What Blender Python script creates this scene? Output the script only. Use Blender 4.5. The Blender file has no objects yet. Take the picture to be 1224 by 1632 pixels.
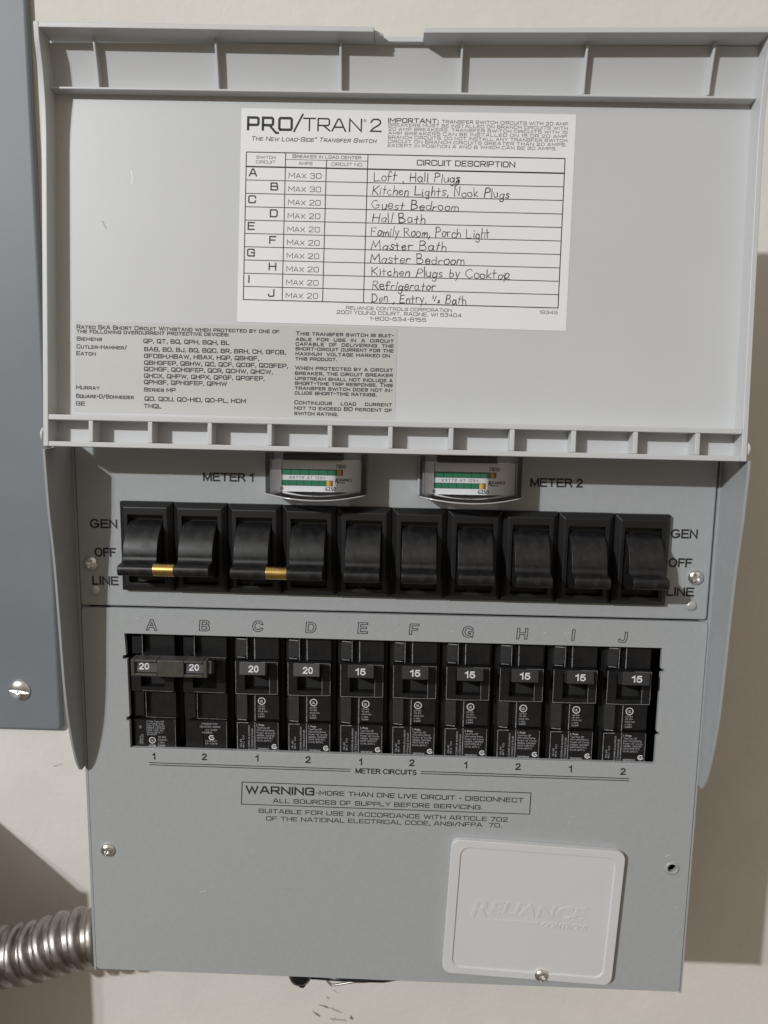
import bpy, bmesh, math, random
from mathutils import Matrix, Vector
random.seed(7)
R = math.radians
MM = 0.001
scene = bpy.context.scene
col = scene.collection

# ------------------------------------------------------------------ camera
cam = bpy.data.cameras.new('camera')
cam.sensor_fit = 'HORIZONTAL'; cam.sensor_width = 36.0; cam.lens = 36.0 * 1225 / 1224
cam.clip_start = 0.01; cam.clip_end = 50
camo = bpy.data.objects.new('camera', cam); col.objects.link(camo)
m = Matrix(((0.999265, -0.019764, 0.032849), (0.035346, 0.143206, -0.989061), (0.014844, 0.989495, 0.1438))).to_4x4()
m.translation = (0.0081, -0.3608, 0.1020)
camo.matrix_world = m
scene.camera = camo

# ------------------------------------------------------------------ light of the room
world = bpy.data.worlds.new('World'); scene.world = world; world.use_nodes = True
wn = world.node_tree; bg = wn.nodes['Background']
tc = wn.nodes.new('ShaderNodeTexCoord'); sx = wn.nodes.new('ShaderNodeSeparateXYZ')
mr = wn.nodes.new('ShaderNodeMapRange'); mr.inputs['From Min'].default_value = -1; mr.inputs['From Max'].default_value = 1
rp = wn.nodes.new('ShaderNodeValToRGB')
el = rp.color_ramp.elements
el[0].position = 0.0; el[0].color = (0.24, 0.185, 0.13, 1)
el[1].position = 1.0; el[1].color = (1.0, 0.92, 0.80, 1)
e = el.new(0.42); e.color = (0.36, 0.295, 0.225, 1)
e = el.new(0.60); e.color = (0.64, 0.54, 0.43, 1)
e = el.new(0.78); e.color = (0.88, 0.78, 0.65, 1)
wn.links.new(tc.outputs['Generated'], sx.inputs[0]); wn.links.new(sx.outputs['Z'], mr.inputs['Value'])
wn.links.new(mr.outputs[0], rp.inputs[0]); # bright spot added up left behind the viewer, for highlights on metal
nv = wn.nodes.new('ShaderNodeVectorMath'); nv.operation = 'DOT_PRODUCT'; nv.inputs[1].default_value = Vector((-0.50, -0.72, 0.48)).normalized()
wn.links.new(tc.outputs['Generated'], nv.inputs[0])
gm = wn.nodes.new('ShaderNodeMapRange'); gm.interpolation_type = 'SMOOTHSTEP'
gm.inputs['From Min'].default_value = 0.955; gm.inputs['From Max'].default_value = 0.992; gm.inputs['To Max'].default_value = 1.0
wn.links.new(nv.outputs['Value'], gm.inputs['Value'])
gx = wn.nodes.new('ShaderNodeMixRGB'); gx.inputs['Color2'].default_value = (3.6, 3.5, 3.3, 1)
wn.links.new(gm.outputs[0], gx.inputs['Fac']); wn.links.new(rp.outputs[0], gx.inputs['Color1'])
# added ambient gradient: lifts the right wall shadow, deepens the left
xr = wn.nodes.new('ShaderNodeMapRange'); xr.inputs['From Min'].default_value = -1; xr.inputs['From Max'].default_value = 1
xr.inputs['To Min'].default_value = 0.70; xr.inputs['To Max'].default_value = 1.32
wn.links.new(sx.outputs['X'], xr.inputs['Value'])
xm = wn.nodes.new('ShaderNodeVectorMath'); xm.operation = 'SCALE'
wn.links.new(rp.outputs[0], xm.inputs[0]); wn.links.new(xr.outputs[0], xm.inputs['Scale']); wn.links.new(xm.outputs[0], gx.inputs['Color1'])
wn.links.new(gx.outputs[0], bg.inputs['Color'])
bg.inputs['Strength'].default_value = 0.43

def bulb(name, loc, watts, radius, colr):
    l = bpy.data.lights.new(name, 'POINT'); l.energy = watts; l.shadow_soft_size = radius; l.color = colr
    o = bpy.data.objects.new(name, l); o.location = loc; col.objects.link(o)
bulb('ceiling_bulb', (-2.35, -3.00, 1.72), 398, 0.040, (0.98, 1.0, 1.0))
bulb('ceiling_bulb', (-2.54, -3.00, 1.72), 114, 0.040, (0.98, 1.0, 1.0))

vs = scene.view_settings
vs.view_transform = 'Standard'; vs.look = 'None'; vs.exposure = 0.0; vs.gamma = 1.0; vs.use_curve_mapping = False
scene.cycles.max_bounces = 8; scene.cycles.transparent_max_bounces = 12
scene.cycles.use_denoising = True

# ------------------------------------------------------------------ materials
def mat(name, colr, rough=0.5, metal=0.0, spec=0.5, bump=None, vary=None, coat=0.0):
    """bump=(scale, strength, distance_m, detail); vary=(scale, amount)"""
    mt = bpy.data.materials.new(name); mt.use_nodes = True
    nt = mt.node_tree; b = nt.nodes['Principled BSDF']
    b.inputs['Base Color'].default_value = (*colr, 1); b.inputs['Roughness'].default_value = rough
    b.inputs['Metallic'].default_value = metal; b.inputs['Specular IOR Level'].default_value = spec
    b.inputs['Coat Weight'].default_value = coat
    t = nt.nodes.new('ShaderNodeTexCoord')
    if bump:
        n = nt.nodes.new('ShaderNodeTexNoise'); n.inputs['Scale'].default_value = bump[0]; n.inputs['Detail'].default_value = bump[3]
        bp = nt.nodes.new('ShaderNodeBump'); bp.inputs['Strength'].default_value = bump[1]; bp.inputs['Distance'].default_value = bump[2]
        nt.links.new(t.outputs['Object'], n.inputs['Vector']); nt.links.new(n.outputs['Fac'], bp.inputs['Height'])
        nt.links.new(bp.outputs[0], b.inputs['Normal'])
    if vary:
        n = nt.nodes.new('ShaderNodeTexNoise'); n.inputs['Scale'].default_value = vary[0]; n.inputs['Detail'].default_value = 5
        n.inputs['Roughness'].default_value = 0.65
        r_ = nt.nodes.new('ShaderNodeValToRGB'); a = vary[1]
        r_.color_ramp.elements[0].position = 0.3; r_.color_ramp.elements[1].position = 0.7
        r_.color_ramp.elements[0].color = (*[c * (1 - a) for c in colr], 1)
        r_.color_ramp.elements[1].color = (*[min(1, c * (1 + a)) for c in colr], 1)
        nt.links.new(t.outputs['Object'], n.inputs['Vector']); nt.links.new(n.outputs['Fac'], r_.inputs[0])
        nt.links.new(r_.outputs[0], b.inputs['Base Color'])
    return mt

def add_specks(mt, scale, lo, hi, colr, amount):
    """pale flecks of a hammered powder coat over the base colour"""
    nt = mt.node_tree; b = nt.nodes['Principled BSDF']
    src = b.inputs['Base Color'].links[0].from_socket if b.inputs['Base Color'].links else None
    t = nt.nodes.new('ShaderNodeTexCoord'); n = nt.nodes.new('ShaderNodeTexNoise'); n.inputs['Scale'].default_value = scale
    n.inputs['Detail'].default_value = 3
    mr_ = nt.nodes.new('ShaderNodeMapRange'); mr_.inputs['From Min'].default_value = lo; mr_.inputs['From Max'].default_value = hi
    mr_.inputs['To Max'].default_value = amount
    mx = nt.nodes.new('ShaderNodeMixRGB'); mx.inputs['Color2'].default_value = (*colr, 1)
    nt.links.new(t.outputs['Object'], n.inputs['Vector']); nt.links.new(n.outputs['Fac'], mr_.inputs['Value'])
    nt.links.new(mr_.outputs[0], mx.inputs['Fac'])
    if src: nt.links.new(src, mx.inputs['Color1'])
    else: mx.inputs['Color1'].default_value = b.inputs['Base Color'].default_value
    nt.links.new(mx.outputs[0], b.inputs['Base Color'])

def rough_noise(mt, scale, lo, hi, stretch=(1, 1, 1)):
    nt = mt.node_tree; b = nt.nodes['Principled BSDF']
    t = nt.nodes.new('ShaderNodeTexCoord'); mp = nt.nodes.new('ShaderNodeMapping'); mp.inputs['Scale'].default_value = stretch
    n = nt.nodes.new('ShaderNodeTexNoise'); n.inputs['Scale'].default_value = scale; n.inputs['Detail'].default_value = 6
    mr_ = nt.nodes.new('ShaderNodeMapRange'); mr_.inputs['From Min'].default_value = 0.3; mr_.inputs['From Max'].default_value = 0.7
    mr_.inputs['To Min'].default_value = lo; mr_.inputs['To Max'].default_value = hi
    nt.links.new(t.outputs['Object'], mp.inputs[0]); nt.links.new(mp.outputs[0], n.inputs['Vector'])
    nt.links.new(n.outputs['Fac'], mr_.inputs['Value']); nt.links.new(mr_.outputs[0], b.inputs['Roughness'])

M = {}
M['wall'] = mat('wall_paint', (0.70, 0.672, 0.636), 0.75, bump=(230, 0.38, 0.0007, 4), vary=(16, 0.04))
M['grey'] = mat('grey_powder_coat', (0.368, 0.386, 0.398), 0.46, bump=(1100, 0.16, 0.00014, 3), vary=(330, 0.035))
add_specks(M['grey'], 760, 0.63, 0.78, (0.52, 0.53, 0.53), 0.35)
M['sheet'] = mat('grey_sheet_edge', (0.352, 0.370, 0.382), 0.42, bump=(900, 0.12, 0.0001, 3), vary=(200, 0.04))
M['lid'] = mat('pale_grey_plastic', (0.562, 0.572, 0.585), 0.42, bump=(1400, 0.08, 0.0001, 2), vary=(24, 0.015))
M['cover'] = mat('light_grey_plastic', (0.615, 0.618, 0.628), 0.42, bump=(700, 0.06, 0.0001, 2), vary=(40, 0.02))
M['black'] = mat('black_plastic', (0.008, 0.008, 0.009), 0.45, bump=(1500, 0.12, 0.0001, 2))
M['lever'] = mat('worn_black_plastic', (0.0085, 0.0085, 0.0098), 0.40, vary=(300, 0.35), bump=(900, 0.10, 0.0001, 3))
add_specks(M['lever'], 330, 0.52, 0.80, (0.042, 0.042, 0.045), 0.45)
rough_noise(M['lever'], 220, 0.33, 0.52)
M['brk'] = mat('breaker_plastic', (0.009, 0.009, 0.0098), 0.40, bump=(1100, 0.15, 0.0001, 3), vary=(250, 0.3))
M['brkpale'] = mat('scuffed_breaker_plastic', (0.030, 0.030, 0.032), 0.45, vary=(300, 0.25))
M['edgeglint'] = mat('moulding_edge_highlight', (0.27, 0.27, 0.28), 0.45, vary=(700, 0.5))  # paler grey painting the highlights on breaker edges
M['handle'] = mat('dark_grey_handle', (0.036, 0.036, 0.038), 0.40)
M['handlepale'] = mat('grey_handle', (0.080, 0.080, 0.084), 0.40)
M['tie'] = mat('brown_grey_tie', (0.066, 0.060, 0.053), 0.36, vary=(300, 0.2))
M['paper'] = mat('white_label_paper', (0.78, 0.79, 0.81), 0.55)
M['film'] = mat('clear_label_film', (0.515, 0.512, 0.495), 0.45, vary=(60, 0.02))
M['ink'] = mat('black_ink', (0.018, 0.018, 0.020), 0.6)
M['inkgrey'] = mat('soft_black_ink', (0.055, 0.055, 0.058), 0.6)
M['pen'] = mat('pen_ink', (0.035, 0.035, 0.040), 0.6)
M['white'] = mat('white_print', (0.72, 0.72, 0.73), 0.5)
M['whitedim'] = mat('dim_white_print', (0.42, 0.42, 0.45), 0.5)
M['chrome'] = mat('zinc_screw', (0.86, 0.86, 0.85), 0.28, 1.0, vary=(500, 0.12))
M['darkzinc'] = mat('dark_screw_recess', (0.10, 0.10, 0.10), 0.45, 0.9)
M['brass'] = mat('brass_sleeve', (0.72, 0.49, 0.17), 0.30, 1.0, vary=(300, 0.15))
M['steel'] = mat('conduit_steel', (0.36, 0.335, 0.315), 0.38, 1.0, vary=(160, 0.18)); rough_noise(M['steel'], 240, 0.36, 0.54)
M['plate'] = mat('blue_grey_enamel', (0.180, 0.196, 0.218), 0.50, bump=(900, 0.10, 0.0001, 3), vary=(14, 0.06))
M['rivet'] = mat('aluminium_rivet', (0.62, 0.62, 0.61), 0.35, 0.5)
M['green'] = mat('dial_green', (0.015, 0.20, 0.095), 0.5)
M['yellow'] = mat('dial_yellow', (0.80, 0.62, 0.08), 0.5)
M['orange'] = mat('dial_orange', (0.66, 0.30, 0.06), 0.5)
M['red'] = mat('dial_red', (0.30, 0.07, 0.04), 0.5)
M['dial'] = mat('dial_card', (0.84, 0.84, 0.86), 0.5)
M['scuff'] = mat('scuff_mark', (0.22, 0.195, 0.165), 0.8)
M['scuffdim'] = mat('faint_scuff', (0.46, 0.42, 0.365), 0.8)
M['nick'] = mat('pale_scratch', (0.80, 0.80, 0.79), 0.5)
M['inkdust'] = mat('dust_speck', (0.20, 0.20, 0.19), 0.8)
M['void'] = mat('dark_inside', (0.010, 0.010, 0.010), 0.8)
M['rubber'] = mat('dark_bolt', (0.03, 0.034, 0.036), 0.25, 0.6)

def clear(name, tint, ior=1.45, rough=0.03):
    mt = bpy.data.materials.new(name); mt.use_nodes = True; nt = mt.node_tree
    nt.nodes.remove(nt.nodes['Principled BSDF']); out = nt.nodes['Material Output']
    tr = nt.nodes.new('ShaderNodeBsdfTransparent'); tr.inputs['Color'].default_value = (*tint, 1)
    gl = nt.nodes.new('ShaderNodeBsdfGlossy'); gl.inputs['Roughness'].default_value = rough
    fr = nt.nodes.new('ShaderNodeFresnel'); fr.inputs['IOR'].default_value = ior
    mx = nt.nodes.new('ShaderNodeMixShader')
    nt.links.new(fr.outputs[0], mx.inputs[0]); nt.links.new(tr.outputs[0], mx.inputs[1]); nt.links.new(gl.outputs[0], mx.inputs[2])
    nt.links.new(mx.outputs[0], out.inputs['Surface'])
    return mt
M['lens'] = clear('clear_lens_plastic', (0.985, 0.985, 0.99), 1.45, 0.04)
M['lipglint'] = mat('lens_lip_highlight', (0.46, 0.46, 0.47), 0.12)  # opaque pale grey painting the highlight on the lens lip
M['lensedge'] = clear('clear_lens_edge', (0.45, 0.435, 0.445), 1.6, 0.08)

# ------------------------------------------------------------------ mesh helpers (all in mm: x right, f towards the viewer, z up)
class MB:
    def __init__(s): s.v = []; s.f = []; s.mi = []; s.sm = []; s.mats = []
    def mid(s, name):
        if name not in s.mats: s.mats.append(name)
        return s.mats.index(name)
    def add(s, vs_, fs, mname, smooth=False):
        b = len(s.v); s.v += vs_; k = s.mid(mname)
        for f in fs: s.f.append([i + b for i in f]); s.mi.append(k); s.sm.append(smooth)
    def box(s, x0, x1, f0, f1, z0, z1, mname):
        v = [(x, f, z) for x in (x0, x1) for f in (f0, f1) for z in (z0, z1)]
        s.add(v, [(0, 1, 3, 2), (4, 6, 7, 5), (0, 4, 5, 1), (2, 3, 7, 6), (0, 2, 6, 4), (1, 5, 7, 3)], mname)
    def hexa(s, v, mname):      # 8 points in box() order
        s.add(v, [(0, 1, 3, 2), (4, 6, 7, 5), (0, 4, 5, 1), (2, 3, 7, 6), (0, 2, 6, 4), (1, 5, 7, 3)], mname)
    def prism_x(s, prof, x0, x1, mname, smooth=False):    # prof: [(f,z)] closed outline, extruded along x
        n = len(prof)
        v = [(x0, f, z) for f, z in prof] + [(x1, f, z) for f, z in prof]
        s.add(v, [[i, (i + 1) % n, n + (i + 1) % n, n + i] for i in range(n)] + [list(range(n))[::-1], [n + i for i in range(n)]], mname, smooth)
    def prism_f(s, poly, f0, f1, mname):                  # poly: [(x,z)], extruded along f
        n = len(poly)
        v = [(x, f0, z) for x, z in poly] + [(x, f1, z) for x, z in poly]
        s.add(v, [[i, (i + 1) % n, n + (i + 1) % n, n + i] for i in range(n)] + [list(range(n))[::-1], [n + i for i in range(n)]], mname)
    def flat(s, poly, f, mname):
        s.add([(x, f, z) for x, z in poly], [list(range(len(poly)))], mname)
    def rect(s, x0, x1, z0, z1, f, mname): s.flat([(x0, z0), (x1, z0), (x1, z1), (x0, z1)], f, mname)
    def ring(s, cx, cz, r0, r1, f, mname, n=28):
        v = []
        for i in range(n):
            a = 2 * math.pi * i / n
            v += [(cx + r0 * math.cos(a), f, cz + r0 * math.sin(a)), (cx + r1 * math.cos(a), f, cz + r1 * math.sin(a))]
        s.add(v, [(2 * i, 2 * i + 1, (2 * i + 3) % (2 * n), (2 * i + 2) % (2 * n)) for i in range(n)], mname)
    def lathe(s, prof, cx, cz, mname, n=40, smooth=True):  # prof: [(r,f)], axis along f
        v = []
        for r, f in prof:
            for i in range(n):
                a = 2 * math.pi * i / n; v.append((cx + r * math.cos(a), f, cz + r * math.sin(a)))
        fs = []
        for j in range(len(prof) - 1):
            for i in range(n): fs.append((j * n + i, j * n + (i + 1) % n, (j + 1) * n + (i + 1) % n, (j + 1) * n + i))
        k = (len(prof) - 1) * n
        s.add(v, fs + [[k + i for i in range(n)], list(range(n))[::-1]], mname, smooth)
    def tube(s, pts, rad, mname, n=14, cap=True):
        pts = [Vector(p) for p in pts]; rings = []
        up = Vector((0, 0.3, 1)).normalized()
        for i, p in enumerate(pts):
            t = (pts[min(i + 1, len(pts) - 1)] - pts[max(i - 1, 0)]).normalized()
            a = t.cross(up).normalized(); b = a.cross(t)
            r = rad[i] if isinstance(rad, (list, tuple)) else rad
            rings.append([p + r * (math.cos(2 * math.pi * k / n) * a + math.sin(2 * math.pi * k / n) * b) for k in range(n)])
        v = [tuple(q) for rg in rings for q in rg]
        fs = [(j * n + i, j * n + (i + 1) % n, (j + 1) * n + (i + 1) % n, (j + 1) * n + i) for j in range(len(pts) - 1) for i in range(n)]
        if cap: fs += [list(range(n))[::-1], [(len(pts) - 1) * n + i for i in range(n)]]
        s.add(v, fs, mname, True)
    def build(s, name, parent=None, bevel=0.0, seg=2, origin=(0, 0, 0), fix=True):
        me = bpy.data.meshes.new(name)
        ox, of, oz = origin
        me.from_pydata([((x - ox) * MM, -(f - of) * MM, (z - oz) * MM) for x, f, z in s.v], [], s.f)
        for n_ in s.mats: me.materials.append(M[n_])
        me.polygons.foreach_set('material_index', s.mi); me.polygons.foreach_set('use_smooth', s.sm)
        if fix:
            bm = bmesh.new(); bm.from_mesh(me)
            bmesh.ops.recalc_face_normals(bm, faces=bm.faces); bm.to_mesh(me); bm.free()
        me.update()
        o = bpy.data.objects.new(name, me); col.objects.link(o)
        o.location = (ox * MM, -of * MM, oz * MM)
        if parent: o.parent = parent
        if bevel:
            b = o.modifiers.new('soft_edges', 'BEVEL'); b.width = bevel * MM; b.segments = seg; b.limit_method = 'ANGLE'; b.angle_limit = R(40)
            b.harden_normals = True
            for p in me.polygons: p.use_smooth = True
        return o

def join_print(mb, prt):
    """printing kept with its surface: appended as faces after the solid's normals are settled"""
    return prt

class Print(MB):
    """thin printing: every face looks along +f; consecutive strokes step by a few microns"""
    def __init__(s, f, fn=None):
        super().__init__(); s.f0 = f; s.k = 0; s.fn = fn
    def pt(s, x, z, extra=0.0):
        if s.fn: x, z = s.fn(x, z)
        return (x, s.f0 + extra, z)
    def poly(s, pts, mname, extra=0.0):
        a = sum(pts[i][0] * pts[(i + 1) % len(pts)][1] - pts[(i + 1) % len(pts)][0] * pts[i][1] for i in range(len(pts)))
        if a < 0: pts = pts[::-1]
        s.add([s.pt(x, z, extra) for x, z in pts], [list(range(len(pts)))], mname)
    def line(s, pts, w, mname, closed=False, cap=True):
        s.k = (s.k + 1) % 6; ex = s.k * 0.004
        P = [Vector(p) for p in pts]
        Q = [P[0]]
        for p in P[1:]:
            if (p - Q[-1]).length > 1e-5: Q.append(p)
        P = Q
        if len(P) < 2: return
        h = w / 2
        if cap and not closed:
            d = (P[0] - P[1]).normalized(); P[0] = P[0] + d * h * 0.9
            d = (P[-1] - P[-2]).normalized(); P[-1] = P[-1] + d * h * 0.9
        n = len(P); L = []; Rr = []
        for i in range(n):
            if closed: a, b = P[i - 1], P[(i + 1) % n]
            else: a, b = P[max(i - 1, 0)], P[min(i + 1, n - 1)]
            d0 = (P[i] - a); d1 = (b - P[i])
            if d0.length < 1e-9: d0 = d1
            if d1.length < 1e-9: d1 = d0
            d0 = d0.normalized(); d1 = d1.normalized(); t = (d0 + d1)
            if t.length < 1e-4: t = d0
            t = t.normalized(); nn = Vector((-t.y, t.x)); c = max(0.45, abs(nn.dot(Vector((-d0.y, d0.x)))))
            L.append(P[i] + nn * h / c); Rr.append(P[i] - nn * h / c)
        v = [s.pt(p.x, p.y, ex) for p in L] + [s.pt(p.x, p.y, ex) for p in Rr]
        fs = [(n + i, n + i + 1, i + 1, i) for i in range(n - 1)]
        if closed: fs.append((n + n - 1, n, 0, n - 1))
        s.add(v, fs, mname)
    def rectline(s, x0, z0, x1, z1, w, mname): s.line([(x0, z0), (x1, z0), (x1, z1), (x0, z1)], w, mname, closed=True)
    def into(s, o):
        """append to an existing mesh object (same surface, its own ink)"""
        me = o.data; names = [m_.name for m_ in me.materials]
        idx = []
        for n_ in s.mats:
            if M[n_].name not in names: me.materials.append(M[n_]); names.append(M[n_].name)
            idx.append(names.index(M[n_].name))
        bm = bmesh.new(); bm.from_mesh(me)
        vv = [bm.verts.new((x * MM, -f * MM, z * MM)) for x, f, z in s.v]
        for f, k in zip(s.f, s.mi):
            try:
                fc = bm.faces.new([vv[i] for i in f]); fc.material_index = idx[k]; fc.smooth = False
            except ValueError: pass
        bm.to_mesh(me); bm.free(); me.update()

# --- square engraved lettering drawn with strokes (cap height 1)
G = {
 'A': (1.08, [[(0, 0), (.44, 1), (.64, 1), (1.08, 0)], [(.16, .32), (.92, .32)]]),
 'B': (1.0, [[(0, 0), (0, 1), (.82, 1), (.92, .9), (.92, .62), (.82, .53), (.05, .53)], [(.82, .53), (1, .42), (1, .12), (.88, 0), (0, 0)]]),
 'C': (1.0, [[(1, .72), (1, .88), (.88, 1), (.12, 1), (0, .88), (0, .12), (.12, 0), (.88, 0), (1, .12), (1, .28)]]),
 'D': (1.02, [[(0, 0), (0, 1), (.86, 1), (1.02, .84), (1.02, .16), (.86, 0), (0, 0)]]),
 'E': (.9, [[(.9, 1), (0, 1), (0, 0), (.9, 0)], [(.05, .52), (.8, .52)]]),
 'F': (.88, [[(.88, 1), (0, 1), (0, 0)], [(.05, .48), (.78, .48)]]),
 'G': (1.0, [[(1, .74), (1, .88), (.88, 1), (.12, 1), (0, .88), (0, .12), (.12, 0), (1, 0), (1, .5), (.55, .5)]]),
 'H': (1.0, [[(0, 0), (0, 1)], [(1, 0), (1, 1)], [(.05, .52), (.95, .52)]]),
 'I': (.0, [[(0, 0), (0, 1)]]),
 'J': (.8, [[(.8, 1), (.8, .12), (.68, 0), (.12, 0), (0, .12), (0, .3)]]),
 'K': (.98, [[(0, 0), (0, 1)], [(.92, 1), (.3, .52), (.98, 0)], [(.05, .52), (.3, .52)]]),
 'L': (.84, [[(0, 1), (0, 0), (.84, 0)]]),
 'M': (1.22, [[(0, 0), (0, 1), (.61, .3), (1.22, 1), (1.22, 0)]]),
 'N': (1.04, [[(0, 0), (0, 1), (1.04, 0), (1.04, 1)]]),
 'O': (1.04, [[(.14, 0), (0, .14), (0, .86), (.14, 1), (.9, 1), (1.04, .86), (1.04, .14), (.9, 0), (.14, 0)]]),
 'P': (.96, [[(0, 0), (0, 1), (.84, 1), (.96, .88), (.96, .54), (.84, .42), (.05, .42)]]),
 'Q': (1.04, [[(.14, 0), (0, .14), (0, .86), (.14, 1), (.9, 1), (1.04, .86), (1.04, .14), (.9, 0), (.14, 0)], [(.62, .3), (1.08, -.16)]]),
 'R': (1.0, [[(0, 0), (0, 1), (.86, 1), (.98, .88), (.98, .56), (.86, .44), (.05, .44)], [(.5, .44), (1, 0)]]),
 'S': (1.0, [[(.98, .74), (.98, .88), (.86, 1), (.12, 1), (0, .88), (0, .64), (.12, .53), (.88, .53), (1, .42), (1, .12), (.88, 0), (.12, 0), (0, .12), (0, .26)]]),
 'T': (1.0, [[(0, 1), (1, 1)], [(.5, .95), (.5, 0)]]),
 'U': (1.0, [[(0, 1), (0, .12), (.12, 0), (.88, 0), (1, .12), (1, 1)]]),
 'V': (1.04, [[(0, 1), (.52, 0), (1.04, 1)]]),
 'W': (1.5, [[(0, 1), (.38, 0), (.75, .9), (1.12, 0), (1.5, 1)]]),
 'X': (1.0, [[(0, 0), (1, 1)], [(0, 1), (1, 0)]]),
 'Y': (1.0, [[(0, 1), (.5, .48), (1, 1)], [(.5, .48), (.5, 0)]]),
 'Z': (.96, [[(0, 1), (.96, 1), (0, 0), (.96, 0)]]),
 '0': (1.0, [[(.14, 0), (0, .14), (0, .86), (.14, 1), (.86, 1), (1, .86), (1, .14), (.86, 0), (.14, 0)]]),
 '1': (.3, [[(0, .82), (.3, 1), (.3, 0)]]),
 '2': (.96, [[(0, .8), (.06, .95), (.2, 1), (.76, 1), (.92, .92), (.92, .66), (.78, .54), (.08, .14), (0, 0), (.96, 0)]]),
 '3': (.96, [[(0, .8), (.1, 1), (.84, 1), (.94, .9), (.94, .62), (.84, .53), (.3, .53)], [(.84, .53), (.96, .42), (.96, .12), (.84, 0), (.12, 0), (0, .16)]]),
 '4': (1.0, [[(.76, 0), (.76, 1), (0, .26), (1, .26)]]),
 '5': (.96, [[(.92, 1), (.04, 1), (.0, .56), (.84, .6), (.96, .48), (.96, .12), (.84, 0), (.12, 0), (0, .14)]]),
 '6': (.98, [[(.94, .86), (.82, 1), (.14, 1), (0, .86), (0, .12), (.12, 0), (.86, 0), (.98, .12), (.98, .46), (.86, .56), (.05, .56)]]),
 '7': (.92, [[(0, 1), (.92, 1), (.3, 0)]]),
 '8': (1.0, [[(.14, .53), (.04, .64), (.04, .9), (.14, 1), (.86, 1), (.96, .9), (.96, .64), (.86, .53), (.14, .53), (0, .42), (0, .12), (.14, 0), (.86, 0), (1, .12), (1, .42), (.86, .53)]]),
 '9': (.98, [[(.04, .14), (.16, 0), (.84, 0), (.98, .14), (.98, .88), (.86, 1), (.12, 1), (0, .88), (0, .54), (.12, .44), (.93, .44)]]),
 '.': (.06, [[(0, .02), (.08, .02)]]), ',': (.1, [[(.08, .06), (0, -.16)]]), ':': (.06, [[(0, .06), (.08, .06)], [(0, .6), (.08, .6)]]),
 '-': (.42, [[(0, .46), (.42, .46)]]), '/': (.62, [[(0, -.06), (.62, 1.06)]]), "'": (.05, [[(.0, 1), (.0, .78)]]),
 '(': (.3, [[(.3, 1.1), (.0, .8), (.0, .2), (.3, -.1)]]), ')': (.3, [[(0, 1.1), (.3, .8), (.3, .2), (0, -.1)]]),
 '*': (.34, [[(.17, 1.08), (.34, .92), (.17, .76), (0, .92), (.17, 1.08)], [(.1, .92), (.24, .92)]]),
}
def gothic(pr, text, x0, x1, z0, h, ink, w=0.17, small=0.80, gap=0.36, slant=0.0, z1=None, thin=None):
    """lay the text between x0 and x1 (stretching widths); lower case = small capitals"""
    items = []; x = 0.0
    for ch in text:
        if ch == ' ': x += 0.62; continue
        k = small if ch.islower() else 1.0
        g = G.get(ch.upper())
        if not g: continue
        items.append((x, k, g)); x += g[0] * k + gap
    total = max(x - gap, 0.05)
    sc = (x1 - x0) / total if x1 is not None else h
    z1 = z0 if z1 is None else z1
    for px, k, g in items:
        zb = z0 + (z1 - z0) * px / total
        for st in g[1]:
            pts = [(x0 + (px + a * k) * sc + slant * b * k * h, zb + b * k * h) for a, b in st]
            pr.line(pts, w * h * (1 if k == 1 else 0.92), ink)

# --- plain sans lettering from Blender's own built-in face
_cache = {}
def _glyphs(text, bold):
    key = (text, bold)
    if key not in _cache:
        c = bpy.data.curves.new('lettering', 'FONT'); c.body = text; c.offset = bold; c.resolution_u = 3
        o = bpy.data.objects.new('lettering', c); me = o.to_mesh()
        vs_ = [tuple(v.co) for v in me.vertices]; fs = [list(p.vertices) for p in me.polygons]
        o.to_mesh_clear(); bpy.data.objects.remove(o); bpy.data.curves.remove(c)
        _cache[key] = (vs_, fs)
    return _cache[key]
def sans(pr, text, x0, x1, z0, h, ink, bold=0.012, slant=0.0, z1=None, rot=0):
    if bold > 0.014 and h > 0.95:
        e = bold * h * 0.9; x1_ = None if x1 is None else x1 - e
        for n_, d in enumerate((-e, 0, e)):
            f_ = pr.f0; pr.f0 += n_ * .004
            _sans(pr, text, x0 + (d if rot == 0 else d * .7), None if x1 is None else x1 + d, z0, h, ink, slant, z1, rot); pr.f0 = f_
    else: _sans(pr, text, x0, x1, z0, h, ink, slant, z1, rot)
def _sans(pr, text, x0, x1, z0, h, ink, slant=0.0, z1=None, rot=0):
    """cap height h; x1 None keeps natural width; rot=90 writes upwards from (x0, z0)"""
    vs_, fs = _glyphs(text, 0.0)
    if not vs_: return
    sy = h / 0.70; a = min(v[0] for v in vs_); b = max(v[0] for v in vs_)
    sx_ = (x1 - x0) / (b - a) if x1 is not None else sy
    z1 = z0 if z1 is None else z1
    pts = []
    for v in vs_:
        lx, ly = (v[0] - a) * sx_ + slant * v[1] * sy, v[1] * sy + (z1 - z0) * (v[0] - a) / (b - a)
        if rot == 90: pts.append(pr.pt(x0 - ly, z0 + lx, 0.012))
        else: pts.append(pr.pt(x0 + lx, z0 + ly, 0.012))
    pr.add(pts, fs, ink)

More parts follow.
